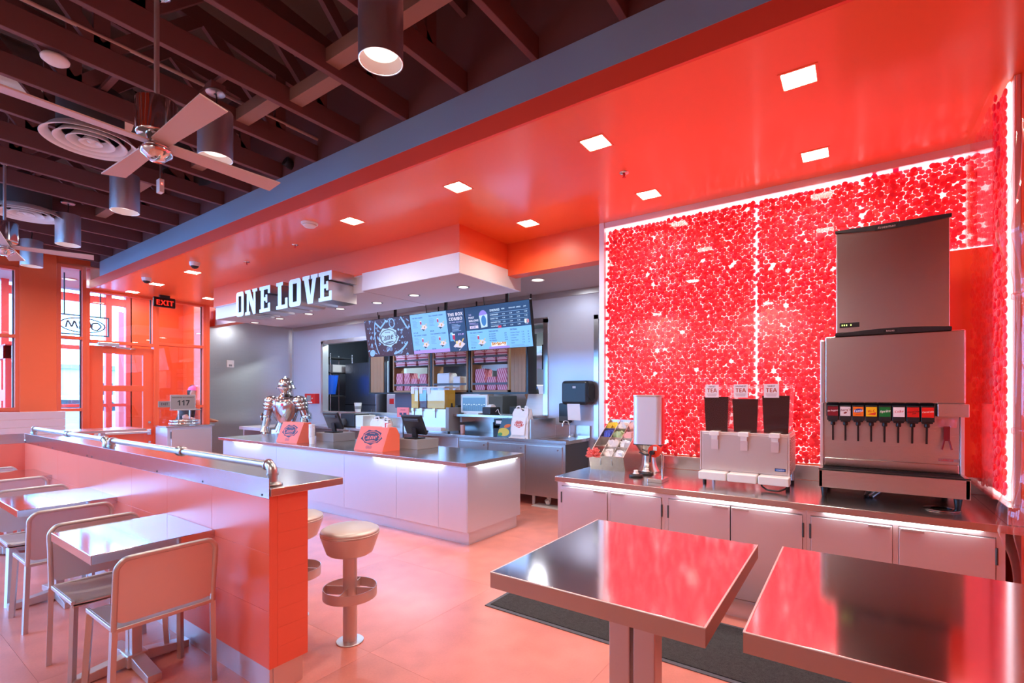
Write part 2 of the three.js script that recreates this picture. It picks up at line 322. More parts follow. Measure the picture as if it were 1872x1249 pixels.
// half wall between the dining side and the bar
{
  const w = structure('wall_divider', 'tiled orange half wall with a steel cap band');
  const x0 = -7.46, x1 = -2.445, zf = -1.335, zr = -1.55, y0 = 0.14, y1 = 1.026;
  part('core', B(x0, x1 - 0.012, 0.14, 1.026, zr, zf - 0.01), M.grout, w);
  part('kick_plate', [B(x0, x1 - 0.02, 0, 0.14, zr + 0.02, zf - 0.012), B(x1 - 0.05, x1 - 0.012, 0, 0.14, zr + 0.03, zf - 0.03, 0.003)], M.steelSoft, w);
  const n = 8, tw = (x1 - x0) / n;
  for (let i = 0; i < n; i++) for (let j = 0; j < 3; j++) { const h = (y1 - y0) / 3; part('tile', B(x0 + i * tw + 0.0006, x0 + (i + 1) * tw - 0.0006, y0 + j * h + 0.0006, y0 + (j + 1) * h - 0.0006, zf - 0.011, zf, 0.0012), M.orangeTile, w); }
  for (let j = 0; j < 9; j++) { const h = (y1 - y0) / 9; part('tile', B(x1 - 0.012, x1, y0 + j * h + 0.0003, y0 + (j + 1) * h - 0.0003, zr, zf - 0.045), M.orangeTile, w); part('tile', B(x1 - 0.012, x1, y0 + j * h, y0 + (j + 1) * h, zf - 0.044, zf - 0.0005), M.orangeTile, w); }
  for (const [a, b] of [[x0, -5.27], [-5.266, x1 + 0.005]]) { const band = part('cap_band', B(a, b, 1.016, 1.12, zf, zf + 0.004, 0.001), M.chrome.clone(), w); band.material.roughness = 0.2; band.material.color.setRGB(0.5, 0.55, 0.6); for (let i = 0; i < 5; i++) part('rivet', ell(0.006, 0.006, 0.003, [a + (i + 0.1) * (b - a) / 4.2, 1.03, zf + 0.005]), M.darkGrey, band); }
  // return towards the windows
  part('return_core', B(x0 - 0.2, x0, 0, 1.016, zf, 0.6), M.orangeTile, w);
  part('return_band', B(x0, x0 + 0.004, 1.016, 1.12, zf + 0.01, 0.6), M.steel, w);
  part('return_top', B(x0 - 0.2, x0, 1.016, 1.04, zf + 0.004, 0.6), M.steel, w);
}

// ---------- fittings in the dropped ceiling ----------
const WARM = [1, 0.93, 0.83];
{
  const labels = ['nearest the right wall, front row', 'front row, second from the right wall', 'front row, third from the right wall', 'front row, left of the fry box bulkhead corner', 'back row, nearest the right wall', 'back row, above the left end of the drinks counter', 'back row, beside the white bulkhead', 'near the entrance, closest to the letters', 'near the entrance, between the two dome cameras', 'nearest the entrance glass', 'beside the exit sign, in front of the kitchen header'];
  labels[3] = 'front row, fourth from the right wall';
  squareLights.forEach(([x, z], i) => {
    const t = thing('recessed_light', 'small square recessed ceiling light, ' + labels[i], 'light', [x, SY, z], 0, 'square recessed lights in the orange ceiling');
    const a = 0.082;
    part('housing', [B(-a, -a + 0.003, 0, 0.09, -a, a), B(a - 0.003, a, 0, 0.09, -a, a), B(-a, a, 0, 0.09, -a, -a + 0.003), B(-a, a, 0, 0.09, a - 0.003, a)], M.plasticWhite, t);
    part('lamp_lens', B(-a + 0.003, a - 0.003, 0.078, 0.09, -a + 0.003, a - 0.003), M.lamp, t);
    part('trim_ring', [B(-a - 0.012, -a, -0.003, 0, -a - 0.012, a + 0.012), B(a, a + 0.012, -0.003, 0, -a - 0.012, a + 0.012), B(-a, a, -0.003, 0, -a - 0.012, -a), B(-a, a, -0.003, 0, a, a + 0.012)], M.soffit, t);
    areaLight(0.15, 0.15, [x, SY + 0.06, z], [x, 0, z + 0.0001], WARM, 200);
  });
}
// white and orange box over the front counter
{
  const b = structure('trim_2', 'orange and white bulkhead box above the order counter');
  part('upper_box', B(-8.58, -3.276, 2.975, SY, -4.6, -3.756), M.orange, b);
  part('fascia', [B(-4.79, -3.263, 2.78, 2.988, -3.756, -3.74, 0.002), B(-3.279, -3.263, 2.78, 2.988, -4.857, -3.757, 0.002)], M.white, b);
  part('long_fascia', B(-8.60, -4.79, 2.78, 2.982, -3.815, -3.80, 0.002), M.white, b);
  part('end_fascia', B(-8.60, -8.585, 2.78, 2.982, -4.857, -3.816), M.white, b);
  part('underside', [B(-4.79, -3.28, 2.78, 2.79, -4.85, -3.757), B(-8.585, -4.79, 2.78, 2.79, -4.85, -3.816)], M.lid, b);
  part('top_board', B(-8.58, -3.28, 2.97, 2.975, -4.85, -3.757), M.white, b);
  part('joint_strip', B(-4.80, -4.785, 2.776, 2.78, -4.85, -3.76), M.lid, b);
}
{
  const spots = [[-8.42, -4.345], [-7.649, -4.35], [-6.831, -4.345], [-6.056, -4.35], [-5.252, -4.35], [-4.473, -4.28], [-3.668, -4.275]];
  const ord = ['first', 'second', 'third', 'fourth', 'fifth', 'sixth', 'seventh'];
  spots.forEach(([x, z], i) => {
    const t = thing('downlight', 'round downlight with a black rim under the order counter box, ' + ord[i] + ' from the left', 'light', [x, 2.78, z], 0, 'downlights under the order counter box');
    part('rim', lathe([[0.055, 0], [0.072, -0.004], [0.074, 0], [0.055, 0]], 28), M.black, t);
    part('lamp_lens', cyl(0.056, 0.056, 0.006, [0, -0.001, 0], [0, 0, 0], 28), M.lamp, t);
    areaLight(0.09, 0.09, [x, 2.772, z], [x, 0, z + 0.0001], WARM, 60);
  });
  for (const [x, z, l] of [[-3.478, -5.581, 'round flush kitchen light right of the menu screens'], [-7.2, -5.6, 'round flush kitchen light left of the menu screens'], [-9.4, -5.5, 'round flush kitchen light in front of the steel wall']]) {
    const t = thing('flush_light', l, 'light', [x, 3.087, z]);
    part('rim', lathe([[0.075, 0], [0.095, -0.006], [0.1, 0], [0.075, 0]], 28), M.plasticWhite, t);
    part('lamp_lens', cyl(0.076, 0.076, 0.006, [0, -0.002, 0], [0, 0, 0], 28), M.lamp, t);
    areaLight(0.14, 0.14, [x, 3.075, z], [x, 0, z + 0.0001], [0.80, 0.88, 1], 150);
  }
}
// things on the orange ceiling
{
  const t = thing('smoke_detector', 'round white smoke detector on the orange ceiling edge', 'detector', [-4.506, SY, -2.876]);
  part('base', lathe([[0, -0.02], [0.075, -0.02], [0.082, -0.008], [0.082, 0]], 28), M.plasticWhite, t);
  part('cap', lathe([[0, -0.045], [0.05, -0.042], [0.062, -0.03], [0.066, -0.02], [0, -0.02]], 28), M.plasticWhite, t);
  const dl = ['closest to the entrance', 'between two square lights'];
  [[-8.607, -2.839], [-7.089, -2.871]].forEach(([x, z], i) => {
    const c = thing('dome_camera', 'small dome security camera ' + dl[i] + ' on the orange ceiling', 'camera', [x, SY, z], 0, 'dome cameras');
    part('base', lathe([[0.05, -0.05], [0.06, -0.03], [0.062, 0]], 24), M.plasticWhite, c);
    part('dome', lathe([[0, -0.085], [0.025, -0.078], [0.042, -0.062], [0.05, -0.05], [0, -0.05]], 24), M.black, c);
  });
  const sl = ['above the drinks counter', 'between smoke detector and letters', 'over the letters'];
  [[-1.468, -3.63], [-5.3, -3.2], [-6.5, -3.25]].forEach(([x, z], i) => {
    const c = thing('sprinkler_head', 'small round sprinkler head in the orange ceiling ' + sl[i], 'sprinkler', [x, SY, z], 0, 'ceiling sprinklers');
    part('escutcheon', lathe([[0.012, -0.012], [0.034, -0.006], [0.036, 0]], 20), M.chrome, c);
    part('nozzle', [cyl(0.006, 0.006, 0.03, [0, -0.022, 0]), cyl(0.014, 0.014, 0.003, [0, -0.036, 0])], M.redBox, c);
  });
}
// exit sign hanging under the orange ceiling
const exitTex = canvas(256, 128, (g, w, h) => { g.fillStyle = '#050203'; g.fillRect(0, 0, w, h); g.fillStyle = '#ff2418'; g.font = 'bold 104px sans-serif'; g.textAlign = 'center'; g.textBaseline = 'middle'; g.fillText('EXIT', w / 2, h / 2 + 6); });
{
  const t = thing('exit_sign', 'black box exit sign with glowing red letters beside the entrance', 'exit sign', [-9.9, 0, -3.53], PI / 2); t.scale.set(1.1, 1, 1);
  part('case', B(-0.155, 0.155, 3.07, 3.245, -0.02, 0.02, 0.02), M.black, t);
  part('mount', B(-0.07, 0.07, 3.24, SY, -0.03, 0.03, 0.004), M.black, t);
  part('lit_sign_face', face(0.29, 0.15, [0, 3.157, 0.0205]), screenMat(exitTex, 1.6), t, true);
}
// ---------- pendants ----------
{
  const g = 'steel cylinder pendant lamps in one row', names = ['nearest, largest steel cylinder pendant lamp above the orange ceiling edge', 'steel cylinder pendant lamp partly behind the raised fan blade', 'steel cylinder pendant lamp below the red tell-tale box, third in the row', 'steel cylinder pendant lamp right of the second round diffuser', 'farthest steel cylinder pendant lamp, by the orange column'];
  [-1.97, -3.753, -5.529, -7.288, -8.892].forEach((x, i) => {
    const z = -1.655, y = 3.24, t = thing('pendant_lamp', names[i], 'pendant lamp', [x, y, z], 0, g);
    part('shade', lathe([[0.104, 0.012], [0.106, 0], [0.1115, 0], [0.1115, 0.335], [0.1, 0.34], [0, 0.342]], 48), M.lathed, t);
    part('reflector', lathe([[0.104, 0.004], [0.085, 0.06], [0.04, 0.10], [0, 0.105]], 40), M.plasticWhite, t);
    part('lamp_lens', cyl(0.085, 0.085, 0.004, [0, 0.055, 0], [0, 0, 0], 32), M.lamp, t);
    part('cord', tube([[0, 0.34, 0], [0.025, 0.38, 0.005], [0.02, 0.43, 0], [0, 0.47, 0]], 0.005, 20, 8), M.black, t);
    part('canopy', lathe([[0.012, 0.463], [0.06, 0.466], [0.064, 0.475], [0, 0.475]], 28), M.galv, t);
    part('junction_box', B(-0.05, 0.05, 0.475, 0.53, -0.05, 0.05, 0.004), M.beam, t);
    part('hanger_strut', B(-0.36, 0.36, 0.53, 0.555, -0.02, 0.02), M.beam, t);
    areaLight(0.15, 0.15, [x, y + 0.003, z], [x, 0, z + 0.0001], WARM, 115);
  });
}
// added pendant copies, unseen behind the camera, brighten cabinets, chairs and floor
[-7.6, -5.5, -3.4, -1.3].forEach((x, i) => {
  const src = scene.getObjectByName('pendant_lamp');
  copyOf(src, [x, 3.24, 1.0], 0, 'added unseen fill lamp copied from the pendants, behind the camera, ' + ['first', 'second', 'third', 'fourth'][i] + ' from the windows');
  areaLight(0.15, 0.15, [x, 3.243, 1.0], [x, 0, 1.0001], WARM, i < 2 ? 130 : 230);
});
// ---------- fans ----------
function fan(label, pos, spin) {
  const f = thing('ceiling_fan', label, 'ceiling fan', pos, 0, 'four-blade ceiling fans');
  part('downrod', rod([0, 0.28, 0], [0, 0.86, 0], 0.0125), M.alu, f);
  part('canopy', lathe([[0.02, 0.83], [0.06, 0.845], [0.075, 0.88], [0.078, 0.92], [0, 0.92]], 32), M.chrome, f);
  part('motor', lathe([[0, 0.28], [0.09, 0.28], [0.096, 0.27], [0.096, 0.10], [0.088, 0.085], [0, 0.085]], 44), M.chrome, f);
  part('hub', lathe([[0, 0.085], [0.05, 0.085], [0.052, 0.04], [0.06, 0.035], [0.06, 0.015], [0, 0.015]], 36), M.chrome, f);
  part('cap', lathe([[0, -0.045], [0.035, -0.042], [0.045, -0.03], [0.07, -0.012], [0.078, 0.01], [0.07, 0.02], [0, 0.02]], 40), M.chrome, f);
  for (let k = 0; k < 4; k++) {
    const s = shp([[0.05, -0.042], [0.66, -0.062], [0.655, 0.062], [0.05, 0.042]]);
    const g = extr(s, 0.006, 0.001); g.rotateX(-PI / 2); g.rotateX(-0.17); g.translate(0, 0.045, 0); g.rotateY(spin + k * PI / 2);
    part('blade', g, M.blade, f);
  }
  return f;
}
fan('near four-blade ceiling fan with a chrome motor on a long rod', [-3.09, 2.855, -1.066], 0.0);
fan('far four-blade ceiling fan at the left edge of the picture', [-6.75, 2.94, -1.066], -0.3);
// ---------- ceiling diffusers, ducts, pipes ----------
function diffuser(label, pos) {
  const d = thing('air_diffuser', label, 'air diffuser', pos, 0, 'round ceiling diffusers');
  for (let k = 0; k < 4; k++) { const r = 0.30 - k * 0.075; part('ring', lathe([[r - 0.055, 0.045 + k * 0.004], [r - 0.03, 0.012], [r - 0.005, 0], [r, 0.004], [r - 0.02, 0.022], [r - 0.05, 0.06 + k * 0.004], [r - 0.055, 0.045 + k * 0.004]], 56), M.plasticWhite, d); }
  part('centre_cone', lathe([[0, 0], [0.02, 0.006], [0.035, 0.03], [0, 0.04]], 28), M.plasticWhite, d);
  part('neck', lathe([[0.2, 0.05], [0.2, 0.4], [0.205, 0.4], [0.205, 0.05]], 36), M.darkGrey, d);
  part('hanger_strut', B(-0.7, 0.7, 0.31, 0.34, -0.02, 0.02), M.beam, d);
}
diffuser('near round white ceiling diffuser behind the fan', [-4.86, 3.5, -1.24]);
diffuser('far round white ceiling diffuser at the left edge', [-7.37, 3.5, -1.33]);
{
  const d = thing('air_duct', 'round galvanized air duct above the dark beams', 'duct', [-5.6, 4.2, -0.6]);
  part('pipe', cyl(0.22, 0.22, 2.9, [0, 0, 0.35], [PI / 2, 0, 0], 36), M.galv, d);
  for (let k = 0; k < 4; k++) part('seam_band', cyl(0.226, 0.226, 0.03, [0, 0, -0.9 + k * 0.85], [PI / 2, 0, 0], 36), M.galv, d);
  part('elbow', tube([[0, 0, -1.1], [0, -0.03, -1.45], [0, -0.25, -1.6], [0, -0.42, -1.6]], 0.21, 20, 24), M.darkGrey, d);
  const runs = [[[-4.13, 3.84, -2.62], [-4.13, 3.84, 1.25], 'lower electric conduit running along the beams beside the near fan'], [[-3.98, 3.86, -2.62], [-3.98, 3.86, 1.25], 'upper electric conduit running along the beams beside the near fan'], [[-3.62, 3.82, -2.62], [-3.62, 3.82, 1.25], 'thin conduit leading to the second pendant']];
  for (const [a, b, l] of runs) solo('conduit', [rod(a, b, 0.013, 10), ...[-1.8, -0.4, 1].map((z) => B(a[0] - 0.018, a[0] + 0.018, a[1] - 0.018, a[1] + 0.016, z, z + 0.03))], M.blade, l, 'conduit', 'conduits between the beams');
  solo('cross_conduit', [-0.06, 0, 0.06].map((k) => rod([-5.3, 3.9, -0.15 + k], [-2.2, 3.9, -0.15 + k], 0.016, 8)), M.blade, 'bundle of three conduits crossing above the beams', 'conduit');
  const s = thing('ceiling_speaker', 'round white ceiling disc hung under a beam left of the near fan', 'speaker', [-4.03, 3.60, -0.855]);
  part('disc', lathe([[0, -0.012], [0.05, -0.01], [0.068, 0.004], [0.07, 0.016], [0.06, 0.03], [0, 0.032]], 32), M.plasticWhite, s);
  part('stem', cyl(0.012, 0.012, 0.03, [0, 0.04, 0]), M.galv, s);
  const t = thing('telltale_box', 'small white box with a red light hanging below the beams', 'alarm box', [-5.08, 3.35, -1.78]);
  part('case', B(-0.035, 0.035, 0, 0.12, -0.02, 0.02, 0.005), M.plasticWhite, t);
  part('indicator_light', ell(0.008, 0.008, 0.005, [0.036, 0.075, 0.0]), M.glow([1, 0.05, 0.02], 4), t);
  part('hanger', rod([0, 0.12, 0], [0, 0.44, 0], 0.006), M.galv, t); part('hanger_strut', B(-0.35, 0.4, 0.43, 0.445, -0.015, 0.015), M.beam, t);
  const q = thing('spot_light', 'small black spotlight sitting on the steel beam', 'spotlight', [-4.40, 3.65, -2.66]);
  part('head', [lathe([[0, 0], [0.035, 0], [0.05, 0.09], [0.045, 0.09], [0, 0.06]], 24, [0, 0.075, 0.02], [1.2, 0, 0])], M.black, q);
  part('bracket', B(-0.06, 0.06, 0, 0.06, -0.03, 0.03, 0.008), M.black, q);
}
// ---------- letters ----------
const font = await new FontLoader().loadAsync('fonts/droid/droid_serif_bold.typeface.json');
{
  const spec = [['O', -7.20, -6.985], ['N', -6.945, -6.625], ['E', -6.565, -6.30], ['L', -6.15, -5.885], ['O', -5.855, -5.59], ['V', -5.555, -5.24], ['E', -5.22, -4.965]];
  const words = ['first letter O', 'letter N', 'first letter E, between N and L', 'letter L', 'second letter O, before V', 'letter V', 'last letter E'];
  const slab = {   // slab-serif capitals in a 1 x 1.3 cell
    N: [[0, 0], [.40, 0], [.40, .16], [.31, .16], [.31, .80], [.66, 0], [.86, 0], [.86, 1.14], [1, 1.14], [1, 1.3], [.60, 1.3], [.60, 1.14], [.69, 1.14], [.69, .62], [.42, 1.3], [0, 1.3], [0, 1.14], [.13, 1.14], [.13, .16], [0, .16]],
    E: [[0, 0], [1, 0], [1, .42], [.80, .42], [.80, .18], [.42, .18], [.42, .56], [.58, .56], [.58, .46], [.74, .46], [.74, .86], [.58, .86], [.58, .74], [.42, .74], [.42, 1.12], [.80, 1.12], [.80, .90], [1, .90], [1, 1.3], [0, 1.3], [0, 1.13], [.13, 1.13], [.13, .17], [0, .17]],
    L: [[0, 0], [1, 0], [1, .50], [.78, .50], [.78, .19], [.46, .19], [.46, 1.13], [.60, 1.13], [.60, 1.3], [0, 1.3], [0, 1.13], [.15, 1.13], [.15, .17], [0, .17]],
    V: [[.34, 0], [.68, 0], [.90, 1.13], [1, 1.13], [1, 1.3], [.56, 1.3], [.56, 1.13], [.66, 1.13], [.53, .38], [.40, 1.13], [.48, 1.13], [.48, 1.3], [0, 1.3], [0, 1.13], [.10, 1.13]],
  };
  spec.forEach(([ch, x0, x1], i) => {
    const w = x1 - x0, h = 0.345; let s;
    if (ch === 'O') { s = rrect(w, h, 0.06); const hole = new THREE.Path(); const a = w * 0.17, b = h * 0.33; hole.moveTo(-a, -b); hole.lineTo(-a, b); hole.lineTo(a, b); hole.lineTo(a, -b); hole.closePath(); s.holes.push(hole); }
    else s = shp(slab[ch].map(([x, y]) => [(x - 0.5) * w, (y / 1.3 - 0.5) * h]));
    const t = thing('channel_letter', 'brushed metal ' + words[i] + ', on the white fascia', 'letter', [(x0 + x1) / 2, 2.82, -3.80], 0, 'metal letters on the fascia');
    part('face', extr(s, 0.004, 0, [0, 0, 0.346]), M.steelFront, t);
    part('return', extr(s, 0.346, 0, [0, 0, 0]), M.steel, t);
  });
}

// ---------- lit walls of red discs ----------
const discGeo = clean(new THREE.SphereGeometry(1, 12, 8));
const discMats = [[1, 0.15, 0.21], [1, 0.12, 0.23], [1, 0.19, 0.19], [0.93, 0.012, 0.10], [0.95, 0.02, 0.075], [0.97, 0.045, 0.11]].map((c) => new THREE.MeshPhysicalMaterial({ color: lin(...c), roughness: 1, transmission: 0.62, thickness: 0, metalness: 0 }));
discMats.forEach((m) => { m.roughness = 0.95; });
const PINK = [1, 0.14, 0.19];
const backing = M.glow([1, 0.84, 0.82], 1.1, [0.8, 0.75, 0.75]);
// regions: list of rectangles [u0,u1,v0,v1] in the panel's own plane; toWorld places a disc
function discPanel(name, label, rects, place, axis, r = 0.0188) {
  const t = thing(name, label, 'light panel');
  const spots = [];
  for (const layer of [0, 1]) for (const [u0, u1, v0, v1] of rects) {
    const step = r * 1.95, rowH = step * 0.875; let row = 0;
    for (let v = v0 + r; v <= v1 - r * 0.6; v += rowH, row++) for (let u = u0 + r * (row % 2 ? 1 : 2) * 0.98; u <= u1 - r * 0.7; u += step) {
      if (rnd() < (layer ? 0.46 : 0.015)) continue;
      const j = layer ? r * 0.9 : r * 0.17;
      spots.push([u + rr(-j, j), v + rr(-j, j), layer, r * rr(0.93, 1.06)]);
    }
  }
  // the nearest and largest become parts, the rest one object
  const big = new Set(spots.map((s, i) => [i, s]).filter(([, s]) => s[2] === 1).sort((a, b) => place.near(a[1]) - place.near(b[1])).slice(0, 300).map(([i]) => i));
  const rest = discMats.map(() => []);
  const q = new THREE.Matrix4();
  spots.forEach((s, i) => {
    const k = Math.floor(rnd() * 3) + 3 * s[2], p = place.at(s[0], s[1], s[2]), sc = axis === 'z' ? [s[3], s[3], s[3] * 0.42] : [s[3] * 0.42, s[3], s[3]];
    if (big.has(i)) { const m = new THREE.Mesh(discGeo, discMats[k]); m.name = 'disc'; m.position.set(...p); m.scale.set(...sc); m.castShadow = m.receiveShadow = true; t.add(m); }
    else rest[k].push([p, sc]);
  });
  rest.forEach((list, k) => {
    const im = new THREE.InstancedMesh(discGeo, discMats[k], list.length); im.name = 'small_discs'; im.userData.kind = 'stuff';
    list.forEach(([p, sc], i) => im.setMatrixAt(i, q.compose(new THREE.Vector3(...p), new THREE.Quaternion(), new THREE.Vector3(...sc)))); t.add(im);
  });
  return t;
}
{
  const PB = 0.992, PT = 3.225, S = -0.678, RX = 0.655;
  const pl = { at: (u, v, l) => [u, v, l ? -4.618 : -4.640], near: ([u, v]) => u * u + (v - 1.55) ** 2 + 4.6 * 4.6 };
  const A = discPanel('disc_panel', 'left lit wall panel of red discs behind the tea dispenser', [[-2.058, S + 0.004, PB - 0.004, PT - 0.008]], pl, 'z');
  part('lit_backing', B(-2.06, S, PB - 0.01, PT, -4.70, -4.672), backing, A);
  part('cover_sheet', B(-2.055, S - 0.004, PB, PT - 0.01, -4.597, -4.592), M.acrylic, A);
  part('led_strip', [B(-2.055, S - 0.01, PT - 0.012, PT - 0.004, -4.64, -4.615), B(S - 0.003, S - 0.001, PB, PT - 0.01, -4.64, -4.62), B(-2.06, -2.054, PB, PT - 0.01, -4.64, -4.62)], M.ledPink, A);
  const Bp = discPanel('disc_panel', 'right lit wall panel of red discs around the ice machine', [[S - 0.004, 0.05, PB - 0.004, PT - 0.008], [0.045, RX, 2.575, PT - 0.008]], pl, 'z');
  part('lit_backing', [B(S, RX + 0.005, 2.565, PT, -4.70, -4.672), B(S, 0.05, PB - 0.01, 2.565, -4.70, -4.672)], backing, Bp);
  part('cover_sheet', [B(S + 0.004, RX - 0.03, 2.575, PT - 0.01, -4.597, -4.592), B(S + 0.004, 0.05, PB, 2.5745, -4.597, -4.592)], M.acrylic, Bp);
  part('led_strip', [B(S + 0.01, RX, PT - 0.012, PT - 0.004, -4.64, -4.615), B(S + 0.001, S + 0.003, PB, PT - 0.01, -4.64, -4.62), B(0.055, RX, 2.564, 2.572, -4.64, -4.61)], M.ledPink, Bp);
  // plain orange part of the wall beside the machines
  const w = scene.getObjectByName('wall_back');
  part('plain_panel', B(0.05, 0.78, PB - 0.12, 2.562, -4.70, -4.60), M.orange, w);
  part('top_channel', B(-2.06, 0.66, PT, SY, -4.70, -4.58), M.steelSoft, w);
  const pr = { at: (u, v, l) => [l ? 0.664 : 0.69, v, u], near: ([u, v]) => u * u + (v - 1.55) ** 2 };
  const C = discPanel('disc_panel', 'narrow lit side panel of red discs at the right edge', [[-4.58, -3.768, 0.985, 3.265]], pr, 'x', 0.022);
  part('lit_backing', B(0.700, 0.712, 0.96, 3.272, -4.585, -3.785), M.glow([1, 0.78, 0.78], 0.85), C);
  part('cover_sheet', [B(0.634, 0.639, 0.965, 3.272, -4.585, -3.765), B(0.639, 0.70, 0.965, 0.97, -4.585, -3.765)], M.acrylic, C);
  part('led_strip', [B(0.7045, 0.709, 0.97, 3.272, -3.785, -3.775)], M.ledPink, C);
  part('end_channel', B(0.714, 0.738, 0.95, 3.275, -3.80, -3.72, 0.002), M.alu, C);
  // the light that the strips behind the discs throw into the room
  areaLight(1.30, 2.1, [-1.37, 2.1, -4.588], [-1.37, 2.1, 0], PINK, 0.35);
  areaLight(1.20, 0.62, [-0.03, 2.88, -4.588], [-0.03, 2.88, 0], PINK, 0.35);
  areaLight(0.68, 1.5, [-0.32, 1.78, -4.588], [-0.32, 1.78, 0], PINK, 0.35);
  areaLight(0.74, 2.2, [0.63, 2.1, -4.18], [-3, 2.1, -4.18], PINK, 0.35);
}
// clear blown column at the right edge of the view
{
  const t = thing('clear_tube_column', 'clear plastic column with round bulges at the right edge', 'sculpture', [0.715, 0, -3.42]);
  const prof = [[0.05, 0.0], [0.06, 0.55], [0.075, 0.72], [0.115, 0.84], [0.128, 0.94], [0.105, 1.04], [0.07, 1.12], [0.062, 1.3], [0.062, 1.40], [0.055, 2.0], [0.062, 2.05], [0.068, 2.14], [0.11, 2.28], [0.125, 2.37], [0.11, 2.47], [0.075, 2.6], [0.06, 2.8], [0.05, SY]];
  const c = new THREE.SplineCurve(prof.map((p) => new THREE.Vector2(...p))).getPoints(90);
  part('outer_tube', new THREE.LatheGeometry(c, 40), M.acrylic, t);
  part('inner_tube', lathe(c.map((p) => [Math.max(0.012, p.x * 0.55), p.y]), 28), M.acrylic, t);
  for (const y of [1.35, 2.02]) part('collar', lathe([[0.062, y], [0.07, y + 0.006], [0.07, y + 0.03], [0.062, y + 0.036]], 32), M.acrylic, t);
}

// ---------- drinks counter ----------
const CT = 0.861;
{
  const zf = -3.62, y0 = 0.13, y1 = 0.80, doors = [[-2.012, -1.603, 1], [-1.573, -1.172, 0], [-1.116, -0.696, 1], [-0.690, -0.267, 0], [-0.220, 0.186, 1], [0.217, 0.622, 0]];
  const wh = ['left', 'middle', 'right'];
  [[-2.054, -1.1445], [-1.1435, -0.2435], [-0.2425, 0.66]].forEach(([a, b], u) => {
    const t = thing('base_cabinet', wh[u] + ' two-door steel base cabinet under the drinks counter', 'cabinet', [0, 0, 0], 0, 'steel base cabinets under the drinks counter');
    part('body', [B(a, b, y0, 0.818, -4.55, zf - 0.014)], M.steelSoft, t);
    part('face_frame', [B(a, b, 0.785, 0.818, zf - 0.014, zf + 0.002), B(a, b, y0, y0 + 0.02, zf - 0.014, zf + 0.002), B(a, doors[2 * u][0] - 0.003, y0 + 0.02, 0.785, zf - 0.014, zf + 0.002), B(doors[2 * u + 1][1] + 0.003, b, y0 + 0.02, 0.785, zf - 0.014, zf + 0.002), B(doors[2 * u][1] + 0.003, doors[2 * u + 1][0] - 0.003, y0 + 0.02, 0.785, zf - 0.014, zf + 0.002)].filter(() => true), M.steelSoft, t);
    part('toe_kick', B(a, b, 0, y0, -4.5, zf - 0.06), M.steelSoft, t);
    for (const [x0, x1, right] of doors.slice(2 * u, 2 * u + 2)) {
      const d = part('door', B(x0, x1, y0 + 0.026, 0.778, zf - 0.012, zf + 0.008, 0.003), M.steelSoft, t);
      const ha = right ? x1 - 0.115 : x0 + 0.008;
      part('handle', [B(ha, ha + 0.105, 0.760, 0.776, zf + 0.008, zf + 0.022, 0.002)], M.galv, d);
      const hx = right ? x0 - 0.004 : x1 + 0.004;
      part('hinge', rod([hx, 0.64, zf + 0.008], [hx, 0.73, zf + 0.008], 0.006, 10), M.darkGrey, d); part('hinge', rod([hx, 0.2, zf + 0.008], [hx, 0.29, zf + 0.008], 0.006, 10), M.darkGrey, d);
    }
    const lx0 = a + 0.09, lx1 = b - 0.09;
    const l = thing('led_strip_light', 'white led strip under the drinks counter edge, ' + wh[u] + ' length', 'led strip', [0, 0, 0], 0, 'led strips under the drinks counter');
    part('lens', B(lx0, lx1, 0.8145, 0.8178, zf + 0.022, zf + 0.034), M.ledWhite, l);
    areaLight(lx1 - lx0, 0.012, [(lx0 + lx1) / 2, 0.812, zf + 0.028], [(lx0 + lx1) / 2, 0, zf - 0.25], [0.86, 0.93, 1], 22);
  });
  const w = thing('drinks_worktop', 'long brushed steel worktop of the drinks counter with backsplash', 'worktop');
  part('top', B(-2.06, 0.735, 0.818, CT, -4.57, -3.577, 0.004), M.steelTop, w);
  part('backsplash', B(-2.06, 0.735, CT, 0.978, -4.598, -4.572, 0.003), M.steelTop, w);
  part('side_splash', B(0.665, 0.738, CT, 0.955, -4.57, -3.60, 0.003), M.steelTop, w);
}
// floor mat in front of it
{
  const m = thing('floor_mat', 'long charcoal carpet mat with a rubber edge in front of the drinks counter', 'mat', [0, 0, 0]);
  part('rubber_edge', B(-2.215, 0.62, 0, 0.006, -3.52, -2.82, 0.002), M.rubber, m);
  part('pile', B(-2.185, 0.59, 0.004, 0.011, -3.49, -2.85, 0.003), M.mat, m);
}
